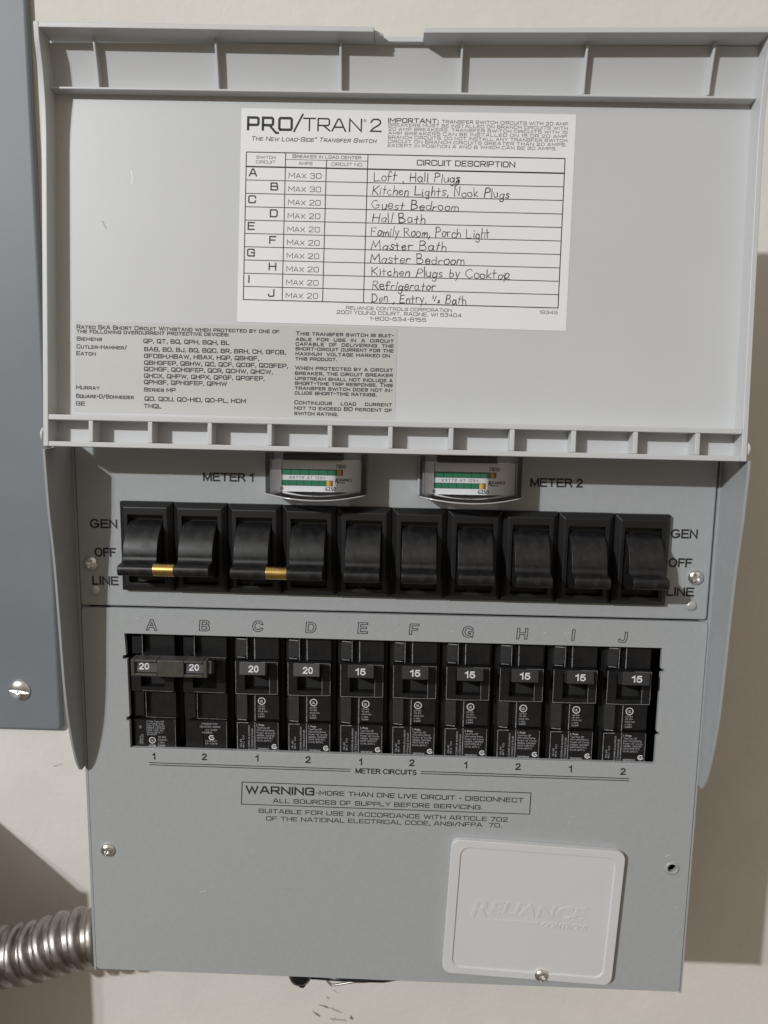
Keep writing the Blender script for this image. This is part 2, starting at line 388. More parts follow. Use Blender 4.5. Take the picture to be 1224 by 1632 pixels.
def _arc(cx, cz, rx, rz, a0, a1, n=14):
    return [(cx + rx * math.cos(R(a0 + (a1 - a0) * i / n)), cz + rz * math.sin(R(a0 + (a1 - a0) * i / n))) for i in range(n + 1)]
GR = {   # upright grotesque capitals and figures; centre lines, cap height 1
 'M': (.78, [[(0, 0), (0, 1)], [(.78, 0), (.78, 1)], [(0, 1), (.39, .08), (.78, 1)]]),
 'E': (.62, [[(.64, 1), (0, 1), (0, 0), (.66, 0)], [(0, .53), (.58, .53)]]),
 'T': (.7, [[(0, 1), (.7, 1)], [(.35, 1), (.35, 0)]]),
 'R': (.68, [[(0, 0), (0, 1), (.42, 1)] + _arc(.42, .76, .21, .24, 90, -90) + [(0, .52)], [(.36, .5), (.5, .36), (.70, 0)]]),
 'G': (.82, [_arc(.42, .5, .42, .52, 48, 320) + [(.8, .16), (.8, .46), (.46, .46)]]),
 'N': (.66, [[(0, 0), (0, 1), (.66, 0), (.66, 1)]]),
 'O': (.86, [_arc(.43, .5, .43, .52, 0, 360, 28)]),
 'F': (.58, [[(.6, 1), (0, 1), (0, 0)], [(0, .52), (.52, .52)]]),
 'L': (.52, [[(0, 1), (0, 0), (.54, 0)]]),
 'I': (.0, [[(0, 0), (0, 1)]]),
 'C': (.78, [_arc(.42, .5, .42, .52, 42, 318)]),
 'U': (.66, [[(0, 1), (0, .3)] + _arc(.33, .32, .33, .34, 180, 360) + [(.66, .3), (.66, 1)]]),
 'S': (.62, [_arc(.31, .76, .27, .26, 20, 250, 12) + _arc(.31, .24, .3, .26, 70, -165, 12)]),
 '1': (.3, [[(0, .76), (.16, .84), (.27, 1), (.27, 0)]]),
 '2': (.54, [_arc(.27, .74, .25, .27, 175, -30, 12) + [(.38, .44), (.12, .2), (.01, .0), (.56, 0)]]),
 '0': (.52, [_arc(.26, .5, .26, .51, 0, 360, 24)]),
 '5': (.54, [[(.5, .99), (.1, .99), (.03, .5)] + _arc(.27, .32, .27, .32, 140, -160, 14)]),
}
def grot(pr, text, x0, x1, z0, h, ink, w=.15, gap=.27, z1=None):
    items = []; x = 0.0
    for ch in text:
        if ch == ' ': x += .34; continue
        gph = GR[ch]; items.append((x, gph)); x += gph[0] + gap
    total = max(x - gap, .02); sc = (x1 - x0) / total if x1 is not None else h
    z1 = z0 if z1 is None else z1
    for px, gph in items:
        zb = z0 + (z1 - z0) * px / total
        for st in gph[1]:
            pr.line([(x0 + (px + a) * sc, zb + w * h * .5 + b * (h - w * h)) for a, b in st], w * h, ink, cap=False if len(st) > 16 and st[0] == st[-1] else True)

def catmull(pts, n=6):
    if len(pts) < 3: return list(pts)
    P = [pts[0]] + list(pts) + [pts[-1]]; out = []
    for i in range(1, len(P) - 2):
        p0, p1, p2, p3 = P[i - 1], P[i], P[i + 1], P[i + 2]
        for k in range(n):
            t = k / n
            out.append(tuple(0.5 * ((2 * p1[j]) + (-p0[j] + p2[j]) * t + (2 * p0[j] - 5 * p1[j] + 4 * p2[j] - p3[j]) * t * t + (-p0[j] + 3 * p1[j] - 3 * p2[j] + p3[j]) * t ** 3) for j in range(len(p1))))
    out.append(tuple(pts[-1])); return out

# --- handwriting (x-height .55, capitals 1, tails -.4); True = rounded stroke
O_ = [(.38, .5), (.18, .56), (.02, .36), (.06, .08), (.24, -.01), (.42, .16), (.42, .42), (.34, .54)]
A_ = [(.4, .46), (.22, .55), (.03, .36), (.06, .08), (.22, .0), (.38, .2), (.42, .5)]
HW = {
 'L': (.62, [(0, [(.12, 1.05), (.04, .02), (.62, .06)])]),
 'H': (.62, [(0, [(.06, 1), (.02, 0)]), (0, [(.58, 1.02), (.54, 0)]), (0, [(.04, .5), (.56, .54)])]),
 'P': (.55, [(0, [(.08, .98), (.04, -.02)]), (1, [(.04, .95), (.3, 1.04), (.52, .86), (.44, .6), (.08, .5)])]),
 'K': (.6, [(0, [(.08, 1), (.03, 0)]), (0, [(.58, .98), (.08, .46)]), (1, [(.1, .48), (.3, .34), (.58, .02)])]),
 'N': (.62, [(0, [(.02, 0), (.08, 1), (.5, .04), (.6, 1.02)])]),
 'G': (.66, [(1, [(.58, .86), (.4, 1.02), (.12, .86), (.0, .46), (.12, .06), (.4, .0), (.58, .2), (.6, .44)]), (0, [(.34, .42), (.66, .46)])]),
 'B': (.58, [(0, [(.06, 1), (.03, 0)]), (1, [(.04, .98), (.34, 1.02), (.46, .8), (.34, .58), (.06, .52)]), (1, [(.1, .52), (.42, .5), (.56, .26), (.4, .02), (.02, .0)])]),
 'F': (.56, [(0, [(.08, 1), (.03, -.02)]), (0, [(.06, .98), (.58, 1.02)]), (0, [(.06, .55), (.44, .58)])]),
 'R': (.58, [(0, [(.06, 1), (.02, -.02)]), (1, [(.04, .97), (.34, 1.03), (.5, .82), (.36, .58), (.06, .5)]), (0, [(.2, .52), (.58, .0)])]),
 'M': (.78, [(0, [(.0, -.02), (.12, 1), (.36, .34), (.66, 1.02), (.78, .0)])]),
 'C': (.58, [(1, [(.56, .86), (.36, 1.04), (.08, .8), (.0, .42), (.12, .06), (.34, -.02), (.58, .14)])]),
 'D': (.6, [(0, [(.08, 1), (.04, 0)]), (1, [(.06, .98), (.36, .96), (.58, .62), (.5, .22), (.24, .0), (.02, .02)])]),
 'E': (.52, [(0, [(.5, 1), (.06, .98), (.03, .0), (.52, .04)]), (0, [(.05, .52), (.42, .55)])]),
 'a': (.46, [(1, A_), (1, [(.42, .5), (.38, .14), (.47, .0)])]),
 'b': (.42, [(0, [(.06, 1), (.03, .02)]), (1, [(.05, .4), (.24, .54), (.4, .36), (.36, .08), (.18, -.02), (.03, .08)])]),
 'c': (.38, [(1, [(.37, .46), (.22, .56), (.03, .36), (.06, .08), (.22, -.01), (.4, .12)])]),
 'd': (.44, [(1, [(.4, .46), (.2, .54), (.02, .32), (.08, .04), (.26, .02), (.4, .22)]), (0, [(.46, 1.02), (.42, .0)])]),
 'e': (.4, [(1, [(.04, .28), (.36, .32), (.36, .5), (.2, .56), (.03, .36), (.06, .08), (.22, -.01), (.42, .12)])]),
 'f': (.36, [(1, [(.42, .92), (.3, 1.04), (.16, .88), (.14, .4), (.12, -.04)]), (0, [(.0, .48), (.38, .54)])]),
 'g': (.44, [(1, A_), (1, [(.42, .52), (.4, .0), (.34, -.34), (.16, -.4), (.02, -.26)])]),
 'h': (.42, [(0, [(.06, 1.02), (.03, 0)]), (1, [(.04, .32), (.2, .54), (.36, .46), (.4, .02)])]),
 'i': (.12, [(0, [(.07, .54), (.05, 0)]), (0, [(.09, .78), (.11, .72)])]),
 'k': (.42, [(0, [(.06, 1.02), (.03, 0)]), (0, [(.38, .56), (.07, .26), (.42, .0)])]),
 'l': (.1, [(0, [(.08, 1.02), (.05, .0)])]),
 'm': (.62, [(0, [(.04, .54), (.02, 0)]), (1, [(.03, .34), (.16, .54), (.28, .46), (.3, .02)]), (1, [(.3, .34), (.44, .54), (.57, .46), (.6, .02)])]),
 'n': (.4, [(0, [(.05, .54), (.02, 0)]), (1, [(.03, .32), (.2, .54), (.36, .46), (.38, .0)])]),
 'o': (.42, [(1, O_)]),
 'p': (.42, [(0, [(.06, .54), (.01, -.4)]), (1, [(.05, .4), (.24, .56), (.42, .38), (.34, .06), (.16, .0), (.04, .1)])]),
 'r': (.34, [(0, [(.05, .54), (.03, 0)]), (1, [(.04, .32), (.16, .5), (.35, .52)])]),
 's': (.36, [(1, [(.35, .48), (.18, .56), (.06, .44), (.18, .3), (.33, .18), (.24, .02), (.02, .04)])]),
 't': (.34, [(0, [(.16, .92), (.13, .0)]), (0, [(.0, .55), (.34, .58)])]),
 'u': (.42, [(1, [(.03, .54), (.04, .12), (.2, .0), (.36, .16), (.4, .52)]), (0, [(.4, .54), (.42, .0)])]),
 'y': (.42, [(0, [(.02, .54), (.2, .06)]), (0, [(.42, .54), (.06, -.42)])]),
 ',': (.1, [(0, [(.08, .06), (.0, -.22)])]),
 '1': (.1, [(0, [(.08, 1.02), (.05, .5)])]), '/': (.36, [(0, [(.0, .1), (.36, 1.0)])]),
 '2': (.3, [(1, [(.0, .4), (.12, .52), (.26, .42), (.2, .22), (.0, .0), (.14, .03), (.32, .02)])]),
}
def hand(pr, text, x0, x1, z0, h, w=0.36):
    items = []; x = 0.0
    for ch in text:
        if ch == ' ': x += 0.46; continue
        k = 0.62 if ch in '1/2' else 1.0
        items.append((x, ch, k)); x += HW[ch][0] * k + 0.15
    sc = (x1 - x0) / (x - 0.15)
    for px, ch, k in items:
        jz = random.uniform(-.08, .08) * h; js = random.uniform(.88, 1.1) * k; jr = random.uniform(-.12, .12)
        lift = {'1': .34, '2': .0, '/': .12}.get(ch, 0)
        for sm, st in HW[ch][1]:
            st = [(a + random.uniform(-.035, .035), b + random.uniform(-.035, .035)) for a, b in st]
            pts = catmull(st) if sm else [(a + random.uniform(-.012, .012), b + random.uniform(-.015, .015)) for a, b in st]
            pts = [(x0 + (px + a * k + jr * b) * sc, z0 + jz + (lift + b * js) * h) for a, b in pts]
            pr.line(pts, w * random.uniform(.75, 1.25), 'pen')

def empty(name, loc, parent=None):
    o = bpy.data.objects.new(name, None); o.location = loc; o.empty_display_size = 0.02; col.objects.link(o)
    if parent: o.parent = parent
    return o
def tag(o, label=None, cat=None, kind=None, group=None):
    if label: o['label'] = label
    if cat: o['category'] = cat
    if kind: o['kind'] = kind
    if group: o['group'] = group
    return o

def rrect(x0, x1, z0, z1, r, n=5):
    pts = []
    for cx, cz, a0 in ((x1 - r, z0 + r, -90), (x1 - r, z1 - r, 0), (x0 + r, z1 - r, 90), (x0 + r, z0 + r, 180)):
        for i in range(n + 1):
            a = R(a0 + 90 * i / n); pts.append((cx + r * math.cos(a), cz + r * math.sin(a)))
    return pts

def cut(o, cutters):
    """subtract solids for good: the result replaces the mesh and the cutters are deleted"""
    for c in cutters:
        mo = o.modifiers.new('cut', 'BOOLEAN'); mo.object = c; mo.operation = 'DIFFERENCE'; mo.solver = 'EXACT'
    bpy.context.view_layer.update()
    dg = bpy.context.evaluated_depsgraph_get()
    me = bpy.data.meshes.new_from_object(o.evaluated_get(dg))
    me.name = o.name
    o.modifiers.clear(); o.data = me
    for c in cutters: bpy.data.objects.remove(c)
    return o

# ------------------------------------------------------------------ the wall
WALL = -120.0            # the wall's face lies 120 mm behind the front covers
mb = MB(); mb.box(-900, 900, WALL - 14, WALL, -900, 900, 'wall')
wall = mb.build('wall'); tag(wall, kind='structure')
pr = Print(WALL + 0.15)
def streak(x0, z0, x1, z1, w, ink, n=7):
    pts = []
    for i in range(n):
        t = i / (n - 1); pts.append((x0 + (x1 - x0) * t + random.uniform(-.5, .5), z0 + (z1 - z0) * t + random.uniform(-.5, .5)))
    for i in range(n - 1): pr.line([pts[i], pts[i + 1]], w * random.choice((.4, .7, 1, 1.3)), ink)
streak(-48, -316.5, -42, -318.5, 1.0, 'scuff', 5); streak(-41, -319, -34, -321, 1.2, 'scuffdim', 5); streak(-37, -321, -32, -322, .8, 'scuffdim', 5)
streak(-52, -323, -47.5, -325.5, 1.1, 'scuffdim', 4); streak(-50, -324.2, -48, -325.3, .8, 'scuff', 3); streak(-42, -311, -41.4, -312.8, 1.0, 'scuffdim', 4)
streak(-26, -325, -25.2, -327.2, 1.3, 'scuff', 4); streak(-39, -327.5, -29, -328.6, 1.5, 'scuffdim', 9); streak(-38, -304.5, -35, -307, .7, 'scuffdim', 4)
streak(-228, -146, -222, -143.5, .7, 'scuffdim', 4)
pr.into(wall)

# ------------------------------------------------------------------ screws
def screw_mesh(r, dome, name='screw', slot=False):
    mb = MB()
    prof = [(r * .98, -0.5), (r, .25)]
    for i in range(1, 9):
        a = R(90 * i / 9); prof.append((r * math.cos(a) * 1.0, .25 + dome * math.sin(a)))
    prof.append((r * .08, .25 + dome))
    mb.lathe(prof, 0, 0, 'chrome', 36)
    o = mb.build(name)
    w = r * 0.16; d = dome * .9
    cs = []
    q = .18 if slot else .52
    c = MB(); c.box(-r * q, r * q, dome + .25 - d, dome + 2, -w, w, 'darkzinc'); cs.append(c.build('cutter'))
    c = MB(); c.box(-w, w, dome + .25 - d, dome + 2, -r * q, r * q, 'darkzinc'); cs.append(c.build('cutter'))
    if not slot: c = MB(); c.lathe([(r * .26, dome + .25 - d * 1.02), (r * .34, dome + 2)], 0, 0, 'darkzinc', 12, False); cs.append(c.build('cutter'))
    if slot:
        c = MB(); c.box(-r * 1.2, r * 1.2, dome * .42, dome + 2, -r * .13, r * .13, 'chrome'); cs.append(c.build('cutter'))
    cut(o, cs)
    return o
def put(o, x, f, z, parent, roll=0):
    o.parent = parent; o.location = (x * MM, -f * MM, z * MM); o.rotation_euler = (0, R(roll), 0); return o
def copy(o, x, f, z, parent, roll=0):
    c = o.copy(); col.objects.link(c); return put(c, x, f, z, parent, roll)

# ------------------------------------------------------------------ flush panel at the left
plate_root = empty('breaker_panel', (-0.320, 0.120, 0.1))
tag(plate_root, 'blue-grey enamelled breaker panel cover, flush on the wall, cut by the left edge', 'breaker panel')
mb = MB(); mb.prism_f(rrect(-460, -219.5, -118.5, 420, 4), WALL - 1, WALL + 5, 'plate')

o = mb.build('cover', None, 2.4, 4); o.parent = plate_root; o.location = (0.320, -0.120, -0.1)
s1 = screw_mesh(7.2, 3.0, 'cover_screw', True); put(s1, -246 + 320, 4.9 + WALL + 120, -90.5 - 100, plate_root, 8)

# ------------------------------------------------------------------ unseen box added outside the frame to shade the lower left wall
bx_root = empty('shading_box', (-0.390, 0.120, -0.30))
tag(bx_root, 'plain grey metal box, unseen beyond the left edge, added to shade the wall', 'shading box')
mb = MB(); mb.box(-490, -290, WALL, -6, -470, -167, 'grey'); o = mb.build('housing', bx_root, 1.5); o.location = (0.39, -0.12, 0.30)
mb = MB(); mb.box(-492, -288.5, -6, -3, -472, -165.5, 'grey'); o = mb.build('front_cover', bx_root, 1.0); o.location = (0.39, -0.12, 0.30)
o = screw_mesh(3.4, 1.9, 'screw'); put(o, 90, 117, 120, bx_root)

# ------------------------------------------------------------------ flexible conduit
ctrl = [(-58, -62, -217.5), (-100, -62, -217.5), (-140, -61, -220.0), (-187, -60, -226.2), (-219, -60, -237), (-239, -60, -240.5), (-265, -62, -246), (-292, -64, -250)]
path = []
for i in range(len(ctrl) - 1):
    p0 = ctrl[max(i - 1, 0)]; p1 = ctrl[i]; p2 = ctrl[i + 1]; p3 = ctrl[min(i + 2, len(ctrl) - 1)]
    for k in range(48):
        t = k / 48
        path.append(Vector([0.5 * ((2 * p1[j]) + (-p0[j] + p2[j]) * t + (2 * p0[j] - 5 * p1[j] + 4 * p2[j] - p3[j]) * t * t + (-p0[j] + 3 * p1[j] - 3 * p2[j] + p3[j]) * t ** 3) for j in range(3)]))
def resample(p, step):
    out = [p[0]]; acc = 0
    for a, b in zip(p, p[1:]):
        L = (b - a).length; d = step - acc
        while d <= L:
            out.append(a + (b - a) * (d / L)); d += step
        acc = (acc + L) % step
    return out
path = resample(path, 0.55)
NTH = 56; PITCH = 10.3; RAD = 17.9
def ridge(ph):
    ph %= 1.0
    up = lambda a, b: max(0, min(1, (ph - a) / (b - a)))
    e = up(.0, .16); d = 1 - up(.52, .68)
    h = e * d; h = h * h * (3 - 2 * h)
    return RAD - 4.2 + 4.2 * h - (0.5 * ((ph - .34) / .2) ** 2 if .14 < ph < .54 else 0)
v = []; fs = []
for i, p in enumerate(path):
    t = (path[min(i + 1, len(path) - 1)] - path[max(i - 1, 0)]).normalized()
    a = t.cross(Vector((0, 0, 1))).normalized(); b = a.cross(t)
    for k in range(NTH):
        th = 2 * math.pi * k / NTH
        r = ridge(i * 0.55 / PITCH - k / NTH + .012 * math.sin(i * .09))
        q = p + r * (math.cos(th) * a + math.sin(th) * b); v.append(tuple(q))
n = len(path)
fs = [(i * NTH + k, i * NTH + (k + 1) % NTH, (i + 1) * NTH + (k + 1) % NTH, (i + 1) * NTH + k) for i in range(n - 1) for k in range(NTH)]
cd_root = empty('flexible_conduit', (-0.21, 0.042, -0.235))
tag(cd_root, 'ridged steel flexible conduit running left from below the grey transfer switch', 'conduit')
mb = MB(); mb.add(v, fs, 'steel', True); o = mb.build('ridged_tube', cd_root); o.location = (0.21, -0.042, 0.235)
mb = MB(); mb.tube([(-66, -62, -217.5), (-56, -62, -217.6), (-48, -62, -217), (-41, -62, -213), (-38, -62, -206), (-37.5, -62, -197.6)], [15.5, 15.5, 15.5, 15.5, 15, 15], 'steel', 32)
o = mb.build('connector', cd_root, 0.5); o.location = (0.21, -0.042, 0.235)

# ================================================================== the transfer switch
sw = empty('transfer_switch', (0, 0.120, 0))
tag(sw, 'grey wall-mounted transfer switch with raised pale lid, ten black rocker switches and ten breakers', 'transfer switch')
base = (0, WALL, 0)
def part(mb, name, parent=None, bevel=0.0, seg=2):
    o = mb.build(name, parent or sw, bevel, seg)
    if parent is None or parent is sw: o.location = (0, -0.120, 0)   # mesh is in front-plane coordinates
    return o

# --- cabinet shell (sheet steel, hollow) with its two side wings
mb = MB(); T = 1.2
XL, XR, ZB, ZT = -153.3, 153.0, -197.4, 84.0
mb.box(XL, XL + T, WALL, -.4, ZB, ZT, 'sheet'); mb.box(XR - T, XR, WALL, -.4, ZB, ZT, 'sheet')
mb.box(XL + T, XR - T, WALL, -1.2, ZB, ZB + T, 'sheet'); mb.box(XL + T, XR - T, WALL, -1.2, ZT - T, ZT, 'sheet')
mb.box(XL + T, XR - T, WALL, WALL + T, ZB + T, ZT - T, 'sheet')
mb.box(XL + T, XL + 5, -3.2, -2.0, ZB + T, ZT - T, 'sheet'); mb.box(XR - 5, XR - T, -3.2, -2.0, ZB + T, ZT - T, 'sheet')
cab = part(mb, 'cabinet')
front = [(26.0, 77), (24.4, 52), (21.4, 28), (19.4, 0), (17.6, -30), (15.6, -48), (12.4, -63), (8.4, -76), (5.0, -82.2)]
wing = [(-12, 82), (14, 82), (17, 78.6), (26.0, 78.4)] + [p for p in catmull(front, 5)] + [(3.6, -83.6), (-12, -83.6)]
for x0, x1 in ((XL - 1.3, XL - .05), (XR + .05, XR + 1.3)):
    mb = MB(); mb.prism_x(wing, x0, x1, 'sheet'); o = mb.build('side_wing', cab, 0.25, 2)

# --- upper front cover with switch lettering
mb = MB(); mb.prism_f(rrect(-152.0, 151.0, 0.45, 83, 1.6), -2.0, 0.0, 'grey')
upper = part(mb, 'upper_cover', None, 0.9, 3)
pr = Print(0.08)
grot(pr, 'METER 1', -89.8, -66.3, 62.7, 4.2, 'ink', .19)
grot(pr, 'METER 2', 64.9, 88.6, 62.9, 4.2, 'ink', .19)
for t, a, b, z in (('GEN', -145.6, -132.4, 38.9), ('OFF', -143.9, -133.6, 24.9), ('LINE', -145.6, -132.9, 10.8)): grot(pr, t, a + .3, b - .3, z, 4.5, 'ink', .19)
for t, a, b, z in (('GEN', 131.3, 143.6, 39.8), ('OFF', 131.1, 141.9, 25.9), ('LINE', 131.1, 143.8, 11.9)): grot(pr, t, a + .3, b - .3, z, 4.4, 'ink', .19)
pr.into(upper)
scr = screw_mesh(3.7, 2.1, 'screw'); put(scr, -145.7, 0, 21.6, upper, 20)
copy(scr, 144.0, 0, 21.4, upper, 55)
mb = MB(); mb.lathe([(2.5, -0.3), (2.5, .3), (2.2, .8), (1.4, 1.15), (.3, 1.25)], 0, 0, 'rivet', 28)
rv = mb.build('rivet'); put(rv, -144.1, 0, 8.3, upper)
c1 = MB(); c1.box(-3, 3, .7, 3, -.35, .35, 'darkzinc'); cut(rv, [c1.build('cutter')]); rv.rotation_euler = (0, R(80), 0)
copy(rv, 143.1, 0, 7.5, upper, 95)

# --- lower front cover
mb = MB(); mb.prism_f(rrect(-151.6, 151.6, -196.4, -0.45, 2.0), -2.2, 0.35, 'grey')
lower = part(mb, 'lower_cover')
cs = []
c = MB(); c.prism_f([(-130.6, -13.2), (-130.0, -24.2), (-131.8, -24.6), (-131.8, -26.2), (-129.6, -26.4), (-129.4, -56), (-131, -56.4), (-131, -58.2), (-129.6, -58.4),
                     (-129.6, -72.6), (131.0, -72.8), (131, -58.6), (132.4, -58.0), (132.4, -56.4), (131, -56.2), (131, -26.2), (132.6, -25.8), (132.6, -24.4), (131, -24.2), (130.9, -13.8)], -6, 4, 'grey'); cs.append(c.build('cutter'))
c = MB(); c.lathe([(2.3, -6), (2.3, 4)], 143.2, -127.9, 'void', 24, False); cs.append(c.build('cutter'))
for c in cs: c.location = (0, 0, 0)
lower.parent = None; lower.location = (0, 0, 0)
cut(lower, cs)
lower.parent = sw; lower.location = (0, -0.120, 0)
b = lower.modifiers.new('soft_edges', 'BEVEL'); b.width = 0.9 * MM; b.segments = 3; b.limit_method = 'ANGLE'; b.angle_limit = R(50); b.harden_normals = True
for p in lower.data.polygons: p.use_smooth = True
pr = Print(0.43)
LET = [(-116.9, -11.2), (-90.6, -10.9), (-64.6, -10.5), (-38.4, -10.5), (-13.0, -10.1), (12.0, -10.1), (37.5, -10.7), (63.8, -11.0), (88.2, -11.0), (112.2, -11.6)]
OUT = {'A': [[(0, 0), (.38, 1), (.62, 1), (1, 0), (.8, 0), (.7, .26), (.3, .26), (.2, 0)], [(.36, .42), (.64, .42), (.5, .8)]],
       'B': [[(0, 0), (0, 1), (.66, 1), (.88, .88), (.9, .66), (.76, .54), (.94, .4), (.95, .16), (.72, 0)], [(.22, .16), (.6, .16), (.72, .28), (.6, .42), (.22, .42)], [(.22, .58), (.58, .58), (.68, .7), (.58, .84), (.22, .84)]],
       'C': [[(1, .66), (.9, .86), (.7, 1), (.36, 1), (.1, .84), (0, .5), (.1, .16), (.36, 0), (.7, 0), (.92, .14), (1, .34), (.8, .36), (.66, .19), (.42, .18), (.26, .32), (.22, .5), (.26, .68), (.42, .83), (.66, .81), (.78, .66)]],
       'D': [[(0, 0), (0, 1), (.56, 1), (.86, .82), (.96, .5), (.86, .18), (.56, 0)], [(.22, .17), (.5, .17), (.68, .3), (.74, .5), (.68, .7), (.5, .83), (.22, .83)]],
       'E': [[(0, 0), (0, 1), (.86, 1), (.86, .83), (.22, .83), (.22, .6), (.8, .6), (.8, .43), (.22, .43), (.22, .17), (.9, .17), (.9, 0)]],
       'F': [[(0, 0), (0, 1), (.84, 1), (.84, .83), (.22, .83), (.22, .58), (.74, .58), (.74, .41), (.22, .41), (.22, 0)]],
       'G': [[(1, .68), (.9, .88), (.7, 1), (.36, 1), (.1, .84), (0, .5), (.1, .16), (.36, 0), (.66, 0), (.84, .1), (.86, 0), (1, 0), (1, .52), (.56, .52), (.56, .36), (.78, .36), (.7, .2), (.46, .18), (.28, .3), (.22, .5), (.28, .7), (.46, .83), (.66, .82), (.78, .68)]],
       'H': [[(0, 0), (0, 1), (.22, 1), (.22, .6), (.74, .6), (.74, 1), (.96, 1), (.96, 0), (.74, 0), (.74, .42), (.22, .42), (.22, 0)]],
       'I': [[(.38, 0), (.38, 1), (.6, 1), (.6, 0)]],
       'J': [[(.58, 1), (.8, 1), (.8, .3), (.68, .06), (.4, 0), (.14, .06), (.02, .32), (.22, .36), (.3, .2), (.46, .18), (.58, .32)]]}
for (cx, cz), ch in zip(LET, 'ABCDEFGHIJ'):
    for lp in OUT[ch]:
        pr.line([(cx - 2.6 + a * 5.2 + .35 * (b_ - .5), cz + b_ * 5.3) for a, b_ in lp], 0.36, 'ink', closed=True)
for i, (x, z) in enumerate([(-117.7, -78.5), (-92.2, -78.0), (-65.5, -77.9), (-40.0, -77.8), (-13.6, -78.1), (11.8, -77.8), (38.6, -78.1), (64.3, -78.1), (90.2, -78.4), (115.8, -79.0)]):
    t = '12'[i % 2]; 
    grot(pr, t, x - (.9 if t == '2' else .6), None, z, 3.6, 'ink', .19)
for dz in (0, -1.15):
    pr.line([(-119.9, -80.2 + dz), (-18.9, -80.4 + dz)], 0.42, 'ink'); pr.line([(16.5, -80.4 + dz), (118.9, -80.8 + dz)], 0.42, 'ink')
grot(pr, 'METER CIRCUITS', -15.9, 14.1, -82.5, 2.8, 'ink', .19)
pr.line([(-73.2, -89.0), (71.3, -90.0), (71.1, -101.3), (-73.7, -100.9)], 0.42, 'ink', closed=True)
gothic(pr, 'WARNING', -71.1, -37.2, -94.7, 3.5, 'ink', 0.24)
gothic(pr, '-MORE THAN ONE LIVE CIRCUIT - DISCONNECT', -35.8, 67.6, -94.6, 2.1, 'ink', 0.2, z1=-95.1)
gothic(pr, 'ALL SOURCES OF SUPPLY BEFORE SERVICING.', -57.5, 47.3, -99.5, 2.0, 'ink', 0.2)
gothic(pr, 'SUITABLE FOR USE IN ACCORDANCE WITH ARTICLE 702', -64.8, 60.2, -105.2, 2.0, 'ink', 0.19, z1=-105.6)
gothic(pr, 'OF THE NATIONAL ELECTRICAL CODE, ANSI/NFPA  70.', -61.0, 57.2, -109.2, 2.0, 'ink', 0.19, z1=-108.8)
for _ in range(60):
    x, z = random.uniform(-148, 148), random.choice((random.uniform(-195, -85), random.uniform(-9, -1.5)))
    if 28 < x < 120 and z < -112: continue
    if -74 < x < 72 and -112 < z < -88: continue
    a = random.uniform(0, math.pi); L_ = random.uniform(.1, .5)
    pr.line([(x, z), (x + L_ * math.cos(a), z + L_ * math.sin(a))], random.uniform(.12, .26), random.choice(('nick', 'nick', 'inkdust')))
pr.line([(139.5, -121.6), (141.2, -120.4)], .25, 'nick'); pr.line([(-96, -150), (-92.4, -149.4)], .16, 'nick')
pr.into(lower)
copy(scr, -143.1, .35, -128.3, lower, 30)
mb = MB(); mb.lathe([(2.2, -1.6), (2.15, .25), (2.45, .55), (3.0, .5), (3.5, .2), (3.6, -.2)], 0, 0, 'sheet', 32)
mb.f = mb.f; o = mb.build('threaded_hole', lower)
bm = bmesh.new(); bm.from_mesh(o.data)
bmesh.ops.delete(bm, geom=[f for f in bm.faces if len(f.verts) > 4], context='FACES'); bm.to_mesh(o.data); bm.free()
o.location = (143.2 * MM, -.35 * MM, -127.9 * MM)
mb = MB(); mb.box(143.2 - 6, 143.2 + 6, -14, -13, -134, -122, 'void'); mb.build('hole_backing', cab)

# --- outlet cover plate
import numpy as _np
cp = MB(); cp.prism_f(rrect(-43.2, 43.2, -36.9, 36.9, 4.5, 6), 0.0, 3.2, 'cover')
cover = cp.build('outlet_cover', sw)
c = MB(); c.prism_f(rrect(-38.3, 38.6, -33.0, 33.0, 4.5, 6), 2.5, 6, 'cover'); cover.parent = None
cut(cover, [c.build('cutter')]); cover.parent = sw
cover.location = (74.2 * MM, -0.1204, -153.1 * MM); cover.rotation_euler = (0, R(2.5), 0)
b = cover.modifiers.new('soft_edges', 'BEVEL'); b.width = .9 * MM; b.segments = 3; b.limit_method = 'ANGLE'; b.angle_limit = R(40); b.harden_normals = True
for p in cover.data.polygons: p.use_smooth = True
mb = MB()
def raised(mb, text, x0, x1, z0, h, f0, f1, slant, bold=.02):
    vs_, fs = _glyphs(text, bold); sy = h / .7; a = min(v[0] for v in vs_); b_ = max(v[0] for v in vs_); k = (x1 - x0) / (b_ - a)
    P = [(x0 + (v[0] - a) * k + slant * v[1] * sy, z0 + v[1] * sy) for v in vs_]
    cnt = {}
    for f in fs:
        for i in range(len(f)):
            e_ = (f[i], f[(i + 1) % len(f)]); cnt[e_] = cnt.get(e_, 0) + 1
    n = len(P)
    mb.add([(x, f1, z) for x, z in P] + [(x, f0, z) for x, z in P], fs + [[e_[0], e_[0] + n, e_[1] + n, e_[1]] for e_ in cnt if (e_[1], e_[0]) not in cnt], 'cover')
raised(mb, 'R', -31.0, -22.5, -4.5, 9.2, 2.4, 2.78, .28)
raised(mb, 'ELIANCE', -21.5, 25.5, -2.4, 7.0, 2.4, 2.78, .28)
mb.prism_f([(-22, -6.6), (3.5, -6.6), (3.9, -5.2), (-21.6, -5.2)], 2.4, 2.78, 'cover')
raised(mb, 'CONTROLS', 5.0, 27.5, -7.4, 2.6, 2.4, 2.8, .28)
mb.build('raised_lettering', cover, 0.0)
copy(scr, 7.6, 2.5, -34.3, cover, 25)

